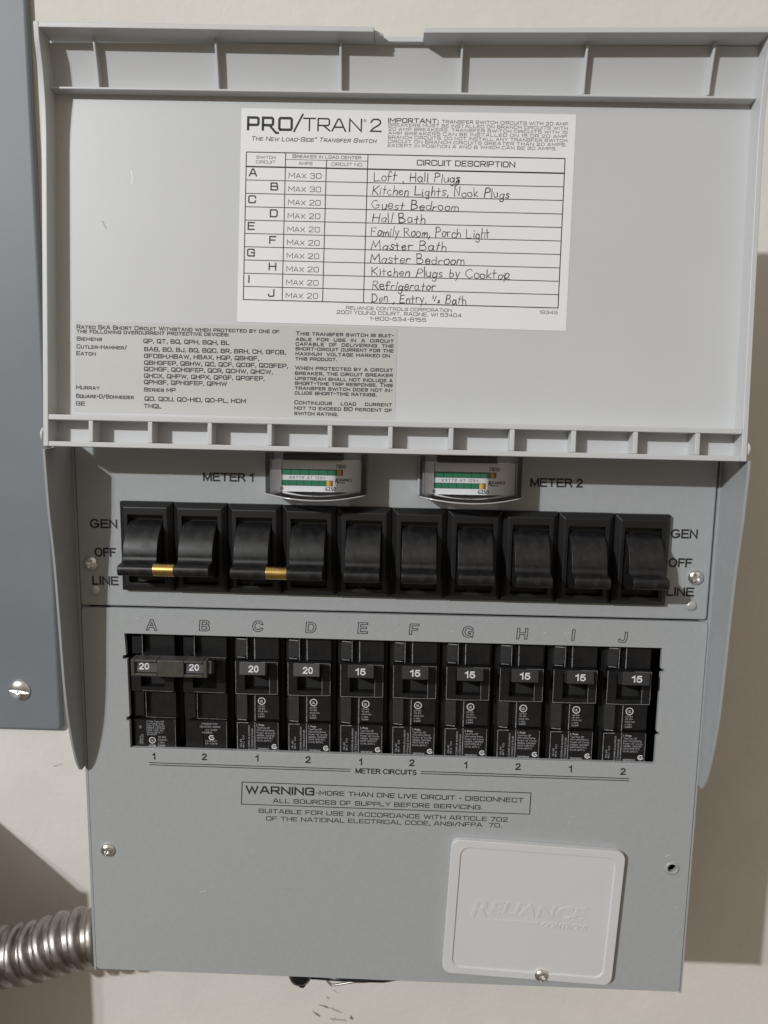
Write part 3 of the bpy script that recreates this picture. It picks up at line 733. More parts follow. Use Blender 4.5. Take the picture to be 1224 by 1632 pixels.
# --- watt meters
def meter():
    r = MB(); r.box(-24.0, 24.0, .05, 1.6, 57.6, 77.5, 'sheet')
    o = part(r, 'watt_meter', None, .4)
    pr = Print(8.0)
    def q(x): return x + 34.9
    # dial card
    card = MB(); card.box(q(-56.6), q(-14.2), 7.2, 7.95, 59.5, 74.2, 'dial'); card.box(q(-55), q(-15.5), 1.6, 7.1, 60, 74, 'dial'); card.box(q(-50), q(-23), 1.7, 11.5, 74.4, 77.6, 'void')
    d = card.build('dial', o)
    z0, z1 = 67.3, 69.9
    pr.poly([(q(-51.2), z0), (q(-25.7), z0 + .1), (q(-25.7), z1 + .1), (q(-51.2), z1)], 'green')
    pr.poly([(q(-25.7), z0), (q(-23.8), z0), (q(-23.8), z1 + .1), (q(-25.7), z1 + .1)], 'orange'); pr.poly([(q(-23.8), z0), (q(-22.8), z0), (q(-22.8), z1 + .1), (q(-23.8), z1 + .1)], 'red')
    z0, z1 = 62.3, 64.8
    pr.poly([(q(-51.3), z0), (q(-30.5), z0), (q(-30.5), z1), (q(-51.3), z1)], 'green')
    pr.poly([(q(-30.5), z0), (q(-29.2), z0), (q(-29.2), z1), (q(-30.5), z1)], 'yellow'); pr.poly([(q(-29.2), z0), (q(-28.4), z0), (q(-28.4), z1), (q(-29.2), z1)], 'orange')
    pr.poly([(q(-28.4), z0), (q(-27.5), z0), (q(-27.5), z1), (q(-28.4), z1)], 'red')
    for z0, z1, xe in ((67.3, 69.9, -22.8), (62.3, 64.8, -27.5)):
        pr.line([(q(-51.3), z0), (q(xe), z0)], .14, 'inkgrey'); pr.line([(q(-51.3), z1), (q(xe), z1)], .14, 'inkgrey')
        for k in range(7):
            x = q(-51.3 + (k + .0) * 3.45 * (1.24 if z0 > 65 else 1)); pr.line([(x, z0), (x, z1)], .26, 'ink')
    gothic(pr, 'WATTS  AT  125V', q(-47.9), q(-31.0), 65.45, 1.15, 'inkgrey', .14, gap=.7)
    sans(pr, '7800', q(-26.2), q(-21.4), 70.5, 1.9, 'ink', 0.03)
    sans(pr, '6250', q(-31.0), q(-26.0), 60.0, 1.9, 'ink', 0.03); sans(pr, '0', q(-51.9), q(-50.7), 60.0, 1.8, 'ink', 0.03)
    sans(pr, 'R', q(-26.4), q(-25.0), 64.1, 1.9, 'ink', .06, .25); sans(pr, 'ELIANCE', q(-24.8), q(-18.8), 64.6, 1.35, 'ink', .06, .25)
    pr.line([(q(-25.4), 63.9), (q(-22), 63.9)], .35, 'ink')
    pr.poly([(q(-37.2), 59.2), (q(-36.2), 59.2), (q(-36.7), 59.7)], 'inkgrey')
    pr.line([(q(-51.25), 59.2), (q(-51.25), 61.4)], .16, 'inkgrey')
    pr.line([(q(-51.25), 62.4), (q(-51.0), 74)], .28, 'ink')
    pr.into(d)
    # clear bowed lens
    L = MB(); N = 20; W = 23.0
    xs = [-W + 2 * W * i / N for i in range(N + 1)]
    ff = [13.2 + 6.0 * (1 - (x / W) ** 2) for x in xs]; zb = [59.0 - 2.1 * (1 - (x / W) ** 2) for x in xs]
    v = []
    for x, f, z in zip(xs, ff, zb): v += [(x, f, z), (x, f, 77.6)]
    L.add(v, [(2 * i, 2 * i + 2, 2 * i + 3, 2 * i + 1) for i in range(1, N - 1)], 'lens', True)
    L.add(v, [(2 * i, 2 * i + 2, 2 * i + 3, 2 * i + 1) for i in (0, N - 1)], 'lensedge', True)
    L.tube([(x, f - .2, z - .1) for x, f, z in zip(xs, ff, zb)], .36, 'lipglint', 8)  # pale tube stands in for the bright highlight on the lower lip
    v2 = []
    for x, f, z in zip(xs, ff, zb): v2 += [(x, f - 1.8, z), (x, f - 1.8, 77.6)]
    L.add(v2, [(2 * i, 2 * i + 1, 2 * i + 3, 2 * i + 2) for i in range(N)][1:-1], 'lens', True)
    vb = []
    for x, f, z in zip(xs, ff, zb): vb += [(x, f, z), (x, 1.7, z)]
    L.add(vb, [(2 * i, 2 * i + 1, 2 * i + 3, 2 * i + 2) for i in range(N)], 'lensedge', True)
    vb = []
    for x, f, z in zip(xs, ff, zb): vb += [(x * .94, f - 1.8, z + 1.6), (x * .94, 1.7, z + 1.6)]
    L.add(vb, [(2 * i, 2 * i + 1, 2 * i + 3, 2 * i + 2) for i in range(N)], 'lensedge', True)
    for x in (-W, W):
        L.add([(x, 13.2, 59), (x, 1.7, 59), (x, 1.7, 77.6), (x, 13.2, 77.6)], [(0, 1, 2, 3)], 'lensedge')
        s_ = .91
        L.add([(x * s_, 13.2, 60), (x * s_, 1.7, 60), (x * s_, 1.7, 77.6), (x * s_, 13.2, 77.6)], [(0, 1, 2, 3)], 'lensedge')
    l = L.build('lens', o, fix=False)
    return o
m1 = meter()
m2 = m1.copy(); col.objects.link(m2)
for ch in list(m1.children):
    c = ch.copy(); col.objects.link(c); c.parent = m2
m1.location = (-34.9 * MM, -0.120, 0); m2.location = (35.6 * MM, -0.120, 0)

# --- ten rocker switches
def rocker():
    mb = MB()
    W, H = 12.86, 21.7
    rings = [(W, H, .02, 0), (W, H, 2.6, 0), (W - 2.5, H - 2.5, 5.0, 0)]
    v = []
    for w, h, f, dz in rings: v += [(-w, f, -h), (w, f, -h), (w, f, h), (-w, f, h)]
    ow, z0, z1 = 8.5, -17.4, 15.4
    for f in (5.0, .8): v += [(-ow, f, z0), (ow, f, z0), (ow, f, z1), (-ow, f, z1)]
    fs = []
    for r in range(4):
        for k in range(4): fs.append((r * 4 + k, r * 4 + (k + 1) % 4, (r + 1) * 4 + (k + 1) % 4, (r + 1) * 4 + k))
    fs.append((16, 17, 18, 19))
    mb.add(v, fs, 'black')
    o = mb.build('rocker_switch', sw, .35, 2)
    lv = MB()
    body = [(1.2, 13.0), (4.0, 12.0), (7.6, 9.6), (10.7, 6.0), (12.7, 2.2), (13.6, -1.0), (13.8, -3.0), (14.6, -4.4), (16.4, -5.0), (19.0, -5.2), (20.8, -5.6), (21.5, -6.8), (21.5, -8.6), (20.8, -9.9), (19.0, -10.4), (15.5, -10.8)]
    prof = catmull(body, 4) + [(6, -13.6), (1.0, -14.6), (0.9, 13.0)]
    lv.prism_x(prof, -8.05, 8.05, 'lever', True)
    l = lv.build('lever', o, .35, 2)
    return o
def rz(x): return 30.95 - 0.0062 * (x + 117)
r0 = rocker()
rockers = []
for i in range(10):
    x = -116.95 + 26.0 * i
    r = r0 if i == 0 else r0.copy()
    if i:
        col.objects.link(r); c = r0.children[0].copy(); col.objects.link(c); c.parent = r
    r.location = (x * MM, -0.120, rz(x) * MM); rockers.append(r)
    r.children[0].rotation_euler = (R(random.uniform(-1, 1) * .8), 0, 0)
    r['label'] = 'black rocker switch above the outlined letter ' + 'ABCDEFGHIJ'[i]
for i in (0, 2):
    x = -116.95 + 26 * i
    mb = MB(); mb.tube([(x + 8.1, 18.6, rz(x) - 7.6), (x + 17.9, 18.6, rz(x) - 7.7)], 2.95, 'brass', 28)
    o = part(mb, 'brass_sleeve', None, .25)

# --- ten circuit breakers
def breaker_body(double):
    mb = MB()
    mb.box(-11.6, 10.7, -48, -6.0, -78, -8, 'brk')
    mb.box(-12.7, 12.4, -48, -9.5, -78, -8, 'brk'); mb.box(-12.4, -11.4, -9.6, -7.6, -58, -8, 'brk')
    mb.box(-1.4, 10.5, -6.2, -3.4, -25.6, -8.5, 'brk')                     # upper right block
    mb.box(-10.4, -5.3, -6.2, -2.6, -24.2, -15.4, 'brkpale' if not double else 'brk')
    # escutcheon with its opening
    mb.box(-10.6, -5.9, -6.4, -.6, -43.0, -26.0, 'brk'); mb.box(6.1, 10.6, -6.4, -.6, -43.0, -26.0, 'brk')
    mb.box(-5.9, 6.1, -6.4, -.6, -28.0, -26.0, 'brk'); mb.box(-5.9, 6.1, -6.4, -.6, -43.0, -40.6, 'brk')
    mb.box(-5.9, 6.1, -6.4, -5.5, -40.6, -28.0, 'void')
    mb.box(-10.5, -5.4, -6.2, -2.8, -56.8, -44.2, 'brkpale' if not double else 'brk')
    mb.box(-1.4, 10.5, -6.2, -3.6, -57.2, -43.6, 'brk')
    mb.box(-10.5, -1.7, -6.2, -2.6, -77, -58.6, 'brk'); mb.box(-1.3, 10.5, -6.2, -2.4, -77, -58.2, 'brk')
    o = mb.build('circuit_breaker', None, .3, 2)
    return o
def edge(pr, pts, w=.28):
    pr.line(pts, w, 'edgeglint')  # thin pale line painting the highlight along a moulded edge
def breaker_marks(o, double, k):
    j = lambda: random.uniform(-.15, .15)
    hi = Print(-.52); lo = Print(-2.3); mid = Print(-3.3)
    if not double:
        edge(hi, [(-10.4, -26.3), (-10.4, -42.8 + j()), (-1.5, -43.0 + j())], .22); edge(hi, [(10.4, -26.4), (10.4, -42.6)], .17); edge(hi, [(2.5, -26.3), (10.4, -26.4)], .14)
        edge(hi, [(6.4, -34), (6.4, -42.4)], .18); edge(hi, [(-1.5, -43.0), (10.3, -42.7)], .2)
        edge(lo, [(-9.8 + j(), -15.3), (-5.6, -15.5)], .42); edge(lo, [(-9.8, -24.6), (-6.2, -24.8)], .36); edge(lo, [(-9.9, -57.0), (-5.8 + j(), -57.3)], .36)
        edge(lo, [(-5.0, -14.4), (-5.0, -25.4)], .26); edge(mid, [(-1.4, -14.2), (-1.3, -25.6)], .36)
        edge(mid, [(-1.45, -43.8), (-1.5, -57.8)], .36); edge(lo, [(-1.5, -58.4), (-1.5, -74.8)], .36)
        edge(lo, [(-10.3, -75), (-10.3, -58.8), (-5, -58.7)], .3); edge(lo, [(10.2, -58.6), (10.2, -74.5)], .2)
        mid.ring(1.9, -47.6, 1.5, 1.9, -3.3, 'white'); sans(mid, 'UL', 1.1, 2.7, -48.3, 1.3, 'white', .02)
        for t, w, z in (('LISTED', 3.6, -50.7), ('CIR. BKR.', 3.8, -52.0), ('ISSUE NO.', 5.0, -53.4), ('L-3055', 3.2, -54.8), ('5689', 3.4, -56.1)): sans(mid, t, 0, w, z, .8, 'whitedim', .02)
        for t, w, z in (('1 Pole', 3.8, -60.2), ('Type/Tipo QP', 6.6, -61.6), ('Interrupting Rating', 8.8, -62.9), ('Poder de Corte', 9.4, -64.3), ('10000A 120/240V', 9.2, -65.7), ('HACR SWD 40 C', 8.2, -67.0), ('CU-AL 60/75 C', 7.4, -68.4)):
            sans(lo, t, -.5, -.5 + w, z, .92, 'white' if z > -61 else 'whitedim', .03)
        sans(lo, 'SIEMENS', -.2, 5.6, -72.9, 1.0, 'whitedim', .02)
        lo.line([(8.3 + 1.2 * math.cos(a / 10 * math.pi * 2 * .8 + .9), -71.0 + 1.1 * math.sin(a / 10 * math.pi * 2 * .8 + .9)) for a in range(11)], .45, 'white'); sans(lo, 'SA', 7.7, 9.3, -71.5, 1.0, 'white', .04)
        for t, x, z, L_ in (('40 C  CU', -6.9, -72.0, 6.5), ('Hz 60', -8.2, -71.5, 4), ('FOR COPPER OR ALUMINUM', -4.0, -74.2, 14), ('LUG TORQUE 20 IN-LBS', -2.4, -74.2, 12.5)):
            sans(lo, t, x, x + L_, z, .85, 'whitedim', .03, rot=90)
    else:
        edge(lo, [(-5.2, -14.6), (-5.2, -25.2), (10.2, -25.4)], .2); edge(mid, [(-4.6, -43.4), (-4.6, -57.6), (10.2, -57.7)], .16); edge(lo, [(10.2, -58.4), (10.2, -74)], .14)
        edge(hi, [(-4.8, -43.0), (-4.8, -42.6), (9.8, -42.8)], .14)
        if k == 0:
            for n_, w in enumerate((9, 8.6, 9.2, 9.4, 8.8, 8.0, 5)): sans(lo, ('2 Pole Type QP', 'Interrupting Rating', 'Poder de Corte AC', '10000A 120/240V', 'HACR  SWD  40 C', 'CU-AL 60/75 C', '20 AMPS')[n_], -4.3, -4.3 + w, -59.9 - 1.15 * n_, .85, 'whitedim', .02)
            lo.ring(-1.6, -69.5, 1.3, 1.7, -2.28, 'white'); sans(lo, 'UL', -2.3, -.9, -70.1, 1.1, 'white', .02); sans(lo, 'LISTED', -3.4, .2, -72.7, .85, 'white', .02)
            for n_, t in enumerate(('CIR. BKR.', 'ISSUE NO.', 'L-3055', '5689')): sans(lo, t, 1.3, 1.3 + (4.2, 4.8, 3.2, 3.6)[n_], -68.1 - 1.5 * n_, .95, 'whitedim', .03)
            sans(lo, '20', -7.0, -7.0 + 1.6, -63.4, 1.0, 'whitedim', .02, rot=90); sans(lo, 'CAT. NO. Q220', -6.2, -1, -71.6, .9, 'whitedim', .03, rot=90); sans(lo, 'MADE IN USA', -7.3, -3, -71.6, .8, 'whitedim', .03, rot=90)
        else:
            for t, a, b_, z in (('CANADIAN TYPE', -2.4, 5.6, -60.4), ('DISJONCTEUR / BREAKER', -3.2, 7.2, -61.9), ('40 C  120/240V', -.4, 5.6, -63.6), ('10000A', -2.0, 3.0, -65.0), ('CU-AL 60/75', -.6, 5.2, -69.4), ('LR 13574', -.6, 5.4, -70.8)): sans(lo, t, a, b_, z, .9, 'whitedim', .02)
            lo.line([(2.6 + 1.2 * math.cos(a / 10 * math.pi * 2 * .8 + .9), -67.2 + 1.1 * math.sin(a / 10 * math.pi * 2 * .8 + .9)) for a in range(11)], .5, 'white'); sans(lo, 'SA', 2.2, 3.6, -67.6, .9, 'white', .04)
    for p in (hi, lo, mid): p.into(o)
def toggle(amps, x, parent, dx=0):
    t = MB()
    v = [(-5.2, -3, -33.5), (-5.2, -3, -27.5), (-6.2, 10.2, -29.2), (-6.2, 9.6, -22.8), (5.2, -3, -33.5), (5.2, -3, -27.5), (6.4, 10.2, -29.2), (6.4, 9.6, -22.8)]
    t.hexa(v, 'handlepale' if amps == '20' else 'handle')
    o = t.build('toggle', parent, .35, 2)
    pr = Print(0); pr.fn = None
    pr.f0 = 9.98
    w = 2.35
    grot(pr, amps, -w + .2 + dx, w - .2 + dx, -27.8, 3.3, 'white', .185)
    # lean the figures with the handle's face
    pr.v = [(x_, f_ - (z_ + 26) * .094, z_) for x_, f_, z_ in pr.v]
    pr.into(o)
    return o
AMPS = ['20', '20', '20', '20', '15', '15', '15', '15', '15', '15']
for i in range(10):
    x = 26.0 * (i - 4.5) - .6
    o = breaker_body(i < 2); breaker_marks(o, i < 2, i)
    o.parent = sw; o.location = (x * MM, -0.120, 0)
    o['label'] = f"black circuit breaker under the outlined letter {'ABCDEFGHIJ'[i]}, toggle marked {AMPS[i]}"
    toggle(AMPS[i], x, o, (-.2, -2.0, .7, .8, 0, 0, 0, 0, 0, .4)[i])
mb = MB()
zt, zb_ = -22.6, -30.9
for a, b_ in ((-123.9, -122.0), (-111.2, -98.2), (-88.9, -87.0)): mb.box(a, b_, 4, 11.4, zb_, zt, 'tie')
for a, b_ in ((-122.0, -111.2), (-98.2, -88.9)):
    mb.box(a, b_, 4, 11.4, zt - 1.3, zt, 'tie'); mb.box(a, b_, 4, 11.4, zb_, zb_ + 1.5, 'tie')
o = part(mb, 'toggle_tie', None, .45, 2); tag(o, 'brown-grey bar joining the two leftmost toggles')

# --- clamp screw and wire under the cabinet
mb = MB()
mb.tube([(-52.5, -60, -226), (-52.5, -60, -244.5), (-52.5, -60, -247.5), (-52.5, -60, -249.4), (-52.5, -60, -250.2)], [7.4, 7.4, 6.2, 3.8, 2.0], 'rubber', 24)
mb.tube([(-51.5, -60, -249.6), (-51.5, -60, -252)], 2.4, 'rubber', 6)
o = mb.build('clamp_screw', cd_root); o.location = (0.21, -0.042, 0.235)
mb = MB(); mb.tube(catmull([(-40, -60, -226), (-37, -60, -245), (-34.3, -60, -250.3), (-31.5, -60, -250.8), (-20, -60, -248.3), (-9, -60, -247), (6, -60, -240)], 6), .75, 'chrome', 10)
mb.tube([(-46, -60, -246.2), (-24, -60, -247), (-2, -60, -246.6), (14, -60, -243)], 1.2, 'rubber', 10)
o = mb.build('bonding_wire', cd_root); o.location = (0.21, -0.042, 0.235)

# ================================================================== the raised lid
D = 8.8                     # depth of the tray
def g(v_): return 0.0 if v_ < 128 else 7.0 * ((v_ - 128) / 45) ** 2.4
def gf(v_): return 0.0 if v_ < 151.5 else 6.6 * ((v_ - 151.5) / 22.5) ** 1.35
VS = [0, 40, 80, 128] + [128 + 3 * i for i in range(1, 16)] + [174.4, 177.0]
def sweep(mb, x0, x1, front, back, vs_, mname='lid'):
    n = len(vs_); v = []
    for q in vs_: v += [(x0, front(q), q), (x1, front(q), q), (x1, back(q), q), (x0, back(q), q)]
    fs = []
    for i in range(n - 1):
        for k in range(4): fs.append((4 * i + k, 4 * i + (k + 1) % 4, 4 * i + 4 + (k + 1) % 4, 4 * i + 4 + k))
    fs += [(3, 2, 1, 0), tuple(4 * (n - 1) + k for k in range(4))]
    mb.add(v, fs, mname)
lid = MB()
X0, X1 = -154.2, 152.4; XI0, XI1 = X0 + 2.4, X1 - 2.4
sweep(lid, X0, XI0, lambda q: g(min(q, 173)), lambda q: g(min(q, 173)) - D - 1.8, [q for q in VS if q < 173] + [177.2])
sweep(lid, XI1, X1, lambda q: g(min(q, 173)), lambda q: g(min(q, 173)) - D - 1.8, [q for q in VS if q < 173] + [176.3])
sweep(lid, XI0 - .6, XI1 + .6, lambda q: gf(q) - D, lambda q: gf(q) - D - 1.6, [-.0 + .6, 151.5] + [151.5 + 2.1 * i for i in range(1, 11)] + [173.4])
lid.box(XI0, XI1, -D, 0, 0, 2.3, 'lid')                                     # bottom bar
lid.box(XI0 + 0, XI1, -D, -.05, 11.7, 14.1, 'lid')                          # bar over the pockets
for i in range(11):
    x = -132.9 + 26.42 * i; lid.box(x - 1.05, x + 1.05, -D, -.1, 2.3, 11.7, 'lid')
gt = g(173)
lid.hexa([(XI0, -7, 174.6), (XI0, -7, 177.0), (XI0, gt, 174.6), (XI0, gt, 177.0), (-11.2, -7, 173.2), (-11.2, -7, 175.5), (-11.2, gt, 173.2), (-11.2, gt, 175.5)], 'lid')
lid.hexa([(9.2, -7, 172.9), (9.2, -7, 175.2), (9.2, gt, 172.9), (9.2, gt, 175.2), (XI1, -7, 173.7), (XI1, -7, 176.1), (XI1, gt, 173.7), (XI1, gt, 176.1)], 'lid')
lid.box(-11.2, 9.2, -7, gt - 7.0, 173.0, 175.3, 'lid')                      # notch: only a stub of the rim
lid.hexa([(-11.2, -3, 173.2), (-11.2, -3, 175.4), (-11.2, gt - 1.5, 173.2), (-11.2, gt - 1.5, 175.1), (-7.4, -3, 173.2), (-7.4, -3, 175.4), (-7.4, gt - 4.0, 173.2), (-7.4, gt - 4.0, 174.6)], 'lid')
lid.box(XI0, XI1, -D + .1, -4.2 - .0, 173, 174.4, 'lid') if False else None
# cross ridge and ribs
def zr(x): return 155.6 - .0075 * (x + 149)
lid.hexa([(XI0, -D - 1, zr(XI0) - 1.1), (XI0, -D - 1, zr(XI0)), (XI0, -3.4, zr(XI0) - 1.1), (XI0, -3.4, zr(XI0)), (XI1, -D - 1, zr(XI1) - 1.1), (XI1, -D - 1, zr(XI1)), (XI1, -3.4, zr(XI1) - 1.1), (XI1, -3.4, zr(XI1))], 'lid')
for x in (-131.0, -78.7, -25.6, 25.7, 77.9, 130.4):
    vs_ = [154.4 + 2.2 * i for i in range(9)] + [173.6]
    sweep(lid, x - .55, x + .55, lambda q: gf(min(q, 172)) - D + 3.6, lambda q: gf(q) - D - .8, vs_)
lido = lid.build('lid', sw, 0.4, 2)
LT = R(-4.6)
lido.rotation_euler = (LT, R(0.28), 0); lido.location = (0, -0.026 - 0.120, 0.0790)
tag(lido, 'pale grey plastic lid raised upright above the switches')
pr = Print(-D + .06)
pr.line([(-118.2, 122.5), (-117.6, 119.6), (-117.9, 116.6)], .5, 'nick'); pr.line([(-131, 100.2), (-129.4, 97)], .4, 'scuffdim')
for _ in range(46):
    x, z = random.uniform(-145, 145), random.choice((random.uniform(15, 60), random.uniform(20, 150)))
    if -70 < x < 77 and z > 54: continue
    a = random.uniform(0, math.pi); L_ = random.uniform(.1, .45)
    pr.line([(x, z), (x + L_ * math.cos(a), z + L_ * math.sin(a))], random.uniform(.14, .3), random.choice(('scuffdim', 'scuffdim', 'nick')))
pr.into(lido)
mb = MB()
mb.lathe([(3.0, 0), (3.0, 1.2), (2.2, 1.8)], 0, 0, 'lid', 20)
for x, s_ in ((X0 - .2, -1), (X1 + .2, 1)):
    mb2 = MB(); mb2.tube([(x, -3.0, 5.2), (x + 1.2 * s_, -3.0, 5.2)], 3.2, 'lid', 24); mb2.build('hinge_pin', lido, .4)

# --- circuit card on the lid
card = MB(); card.box(-72.7, 72.7, -.02, .10, -46.0, 46.2, 'paper')
co = card.build('circuit_card', lido)
co.location = (2.8 * MM, (D - .05) * MM, 102.3 * MM); co.rotation_euler = (0, R(.62), 0)
tag(co, 'white printed circuit card filled in by hand')
pr = Print(.13)
# title
K = 'ink'
def T(pts, w=.66): pr.line(pts, w, K)
T([(-69.6, 37.3), (-69.6, 42.3), (-65.6, 42.3), (-65.1, 41.8), (-65.1, 39.7), (-65.6, 39.2), (-69.4, 39.2)], 1.1)
T([(-63.1, 37.3), (-63.1, 42.3), (-59.2, 42.3), (-58.7, 41.8), (-58.7, 39.7), (-59.2, 39.2), (-62.9, 39.2)], 1.1)
T([(-61.2, 39.1), (-60.2, 39.1), (-57.3, 36.0), (-56.4, 36.0)], 1.0)
T([(-55.4, 37.4), (-55.9, 37.9), (-55.9, 41.8), (-55.4, 42.3), (-51.0, 42.3), (-50.5, 41.8), (-50.5, 37.9), (-51.0, 37.4), (-55.4, 37.4)], 1.1)
T([(-49.4, 36.8), (-45.7, 44.0)], .8)
T([(-45.2, 42.4), (-40.2, 42.4)]); T([(-42.7, 42.2), (-42.7, 37.3)])
T([(-38.9, 37.3), (-38.9, 42.4), (-34.6, 42.4), (-34.0, 41.8), (-34.0, 40.1), (-34.6, 39.5), (-38.7, 39.5)]); T([(-36.4, 39.4), (-33.7, 37.3)])
T([(-32.7, 37.3), (-30.2, 42.3), (-29.4, 42.3), (-26.9, 37.3)]); T([(-31.7, 38.9), (-27.9, 38.9)])
T([(-25.1, 37.3), (-25.1, 42.4), (-20.0, 37.4), (-20.0, 42.4)])
pr.ring(-18.5, 41.9, .42, .6, .13, K, 16); sans(pr, 'R', -18.75, -18.25, 41.6, .6, K)
T([(-15.8, 41.2), (-15.3, 42.1), (-14.6, 42.5), (-12.7, 42.5), (-11.8, 41.9), (-11.7, 40.9), (-12.3, 40.2), (-14.9, 38.6), (-15.8, 37.5), (-11.4, 37.5)])
gothic(pr, 'The New Load-Side* Transfer Switch', -68.0, -13.5, 32.6, 1.65, 'ink', .17, slant=.22)
gothic(pr, 'IMPORTANT:', -8.2, 13.4, 41.4, 1.7, 'ink', .22)
gothic(pr, 'TRANSFER SWITCH CIRCUITS WITH 20 AMP', 15.0, 69.2, 41.5, 1.25, 'ink', .155, gap=.42)
for k, (t, xe) in enumerate((('BREAKERS MUST BE INSTALLED ON BRANCH CIRCUITS WITH', 69.2), ('20 AMP BREAKERS. TRANSFER SWITCH CIRCUITS WITH 15', 69.2), ('AMP BREAKERS CAN BE INSTALLED ON 15 OR 20 AMP', 69.0),
                             ('BRANCH CIRCUITS. DO NOT INSTALL ANY TRANSFER SWITCH', 69.2), ('CIRCUIT ON BRANCH CIRCUITS GREATER THAN 20 AMPS,', 69.0), ('EXCEPT IN POSITION A AND B WHICH CAN BE 30 AMPS.', 64.8))):
    gothic(pr, t, -8.1, xe, 39.75 - 1.74 * k, 1.18, 'ink', .145, gap=.42)
pr.rectline(-70.1, -36.15, 68.75, 27.6, .42, K)
for x, zt_ in ((-52.8, 27.5), (-16.7, 27.5), (-34.8, 24.75)): pr.line([(x, zt_), (x, -36.1)], .38, K)
pr.line([(-52.8, 24.75), (-16.7, 24.75)], .24, K); pr.line([(-70.1, 21.4), (68.7, 21.4)], .62, K)
for k in range(1, 10): pr.line([(-70.1, 21.4 - 5.755 * k), (68.7, 21.4 - 5.755 * k)], .34, K)
gothic(pr, 'SWITCH', -65.6, -57.3, 24.9, 1.15, 'inkgrey', .15); gothic(pr, 'CIRCUIT', -65.7, -57.3, 22.9, 1.15, 'inkgrey', .15)
gothic(pr, 'Breaker in load center', -49.6, -19.7, 25.55, 1.35, 'ink', .16, small=.85); gothic(pr, 'AMPS', -46.8, -41.0, 22.6, 1.2, 'inkgrey', .15); gothic(pr, 'CIRCUIT NO.', -32.5, -18.8, 22.6, 1.2, 'inkgrey', .15)
gothic(pr, 'CIRCUIT DESCRIPTION', 4.9, 47.2, 23.55, 2.1, 'ink', .19)
for k in range(10):
    zt_ = 21.4 - 5.755 * k; ch = 'ABCDEFGHIJ'[k]
    if k % 2 == 0: gothic(pr, ch, -68.6 if ch != 'I' else -67.8, None, zt_ - 3.95, 2.9, 'ink', .2)
    else: gothic(pr, ch, -58.9, None, zt_ - 4.0, 2.9, 'ink', .2)
    gothic(pr, 'Max 30' if k < 2 else 'Max 20', -51.1, -37.0, zt_ - 4.45, 2.1, 'inkgrey', .13, small=.85)
gothic(pr, 'RELIANCE CONTROLS CORPORATION', -24.2, 22.4, -39.1, 1.25, 'ink', .16)
gothic(pr, '2001 YOUNG COURT, RACINE, WI 53404', -28.3, 26.6, -41.2, 1.4, 'ink', .16)
gothic(pr, '1-800-634-6155', -13.5, 11.1, -43.6, 1.45, 'ink', .16)
gothic(pr, '19345', 60.7, 68.6, -38.8, 1.3, 'inkgrey', .15)
for t, xa, xb, z in (('Loft , Hall Plugs', -13.9, 23.7, 16.5), ('Kitchen Lights, Nook Plugs', -14.3, 45.4, 10.5), ('Guest Bedroom', -14.1, 23.5, 4.5), ('Hall Bath', -13.9, 9.2, -1.3), ('Family Room, Porch Light', -14.3, 37.6, -7.0),
                     ('Master Bath', -14.1, 19.0, -13.0), ('Master Bedroom', -14.0, 27.0, -18.7), ('Kitchen Plugs by Cooktop', -13.5, 46.6, -24.2), ('Refrigerator', -12.9, 14.7, -30.1), ('Den , Entry, 1/2 Bath', -13.1, 28.6, -35.6)):
    hand(pr, t, xa, xb, z, 3.75)
pr.line([(21.6, 14.9), (22.6, 15.6), (23.4, 16.6), (22.9, 17.4), (22.0, 16.2)], .5, 'pen')
pr.line([(44.4, -22.6), (45.6, -24.6), (47.2, -24.4)], .45, 'pen')
pr.into(co)

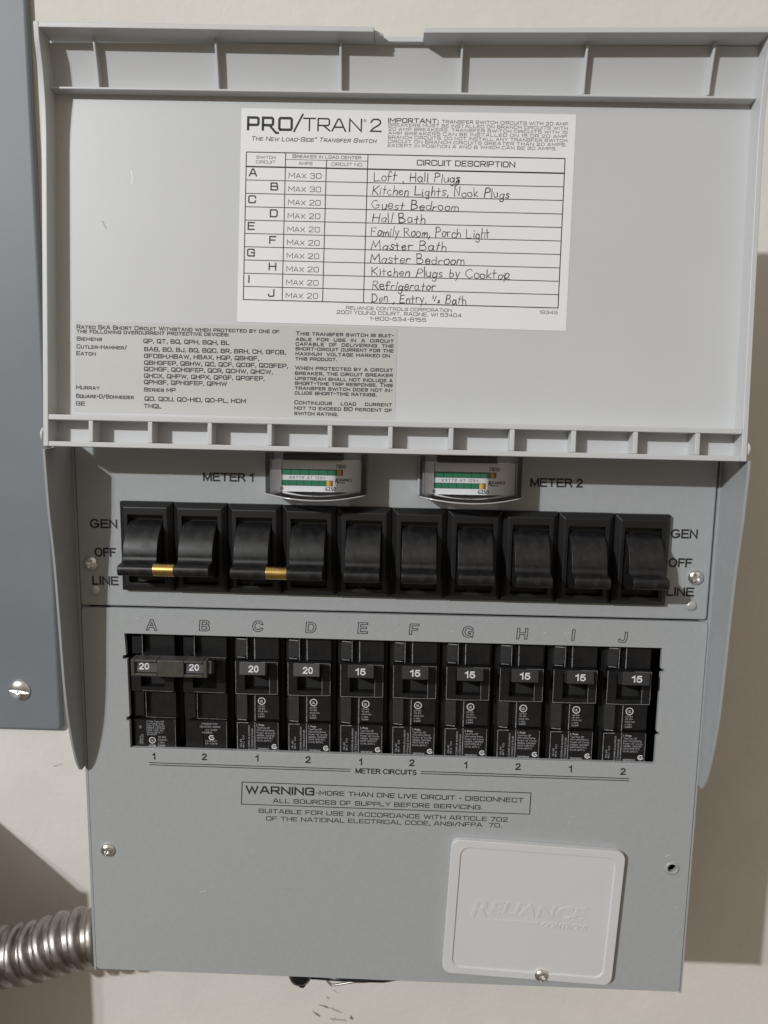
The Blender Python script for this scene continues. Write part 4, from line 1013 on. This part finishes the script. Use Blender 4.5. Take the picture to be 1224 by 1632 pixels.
# --- clear printed film below it
film = MB(); film.box(-72.3, 72.3, -.02, .07, -20.2, 20.0, 'film')
fo = film.build('rating_label', lido); fo.location = (-71.4 * MM, (D - .04) * MM, 35.9 * MM); fo.rotation_euler = (0, R(.3), 0)
tag(fo, 'translucent printed label with columns of small black type')
pr = Print(.10, lambda x, z: (x + 71.4, z - 35.9))
B = dict(h=1.5, ink='ink', w=.2)
def tx(t, a, b_, z, h=1.5, w=.25): gothic(pr, t, a, b_, z, h, 'ink', w, gap=.40)
tx('Rated 5kA Short Circuit Withstand when protected by one of', -142.7, -51.7, 52.6, 1.55); tx('the following overcurrent protective devices:', -142.7, -74.2, 51.0 - .3, 1.55)
tx('Siemens', -142.7, -131.5, 47.4); tx('QP, QT, BQ, QPH, BQH, BL', -112.4, -73.9, 47.0, 1.6)
tx('Cutler-Hammer/', -142.7, -120.2, 43.9); tx('Eaton', -142.8, -134.3, 40.9)
for t, xe, z in (('BAB, BD, BJ, BQ, BQC, BR, BRH, CH, GFCB,', -48.6, 43.4), ('GFCBH,HBAW, HBAX, HQP, QBHGF,', -60.5, 40.4), ('QBHGFEP, QBHW, QC, QCF, QCGF, QCGFEP,', -47.5, 37.4), ('QCHGF, QCHGFEP, QCR, QCHW, QHCW,', -54.3, 34.6), ('QHCX, QHPW, QHPX, QPGF, QPGFEP,', -57.9, 31.6), ('QPHGF, QPHGFEP, QPHW', -74.8, 28.8)):
    tx(t, -112.0, xe, z, 1.6)
tx('Murray', -142.9, -132.5, 25.7); tx('Series MP', -112.0, -98.0, 25.5)
tx('Square-D/Schneider', -142.9, -116.9, 21.9); tx('QO, QOU, QO-HID, QO-PL, HOM', -111.7, -66.1, 21.4, 1.6)
tx('GE', -142.9, -139.1, 18.5); tx('THQL', -112.0, -104.3, 18.1, 1.6)
for t, z, xe in (('This transfer switch is suit-', 51.9, 0), ('able  for  use  in  a  circuit', 49.5, 0), ('capable  of  delivering  the', 47.4, 0), ('short-circuit current for the', 45.3, 0), ('maximum  voltage marked on', 43.1, -1.5), ('this product.', 40.9, -25),
                 ('When protected by a circuit', 36.8, 0), ('breaker, the circuit breaker', 34.5, 0), ('upstream shall not include a', 32.2, 0), ('short-time trip response. This', 30.1, 0), ('transfer switch does not in-', 27.9, 0), ('clude short-time ratings.', 25.8, -7),
                 ('Continuous    load    current', 21.5, 0), ('not to exceed 80 percent of', 19.1, 0), ('switch rating.', 16.7, -24)):
    tx(t, -44.0, -.7 + xe, z, 1.5)
pr.into(fo)
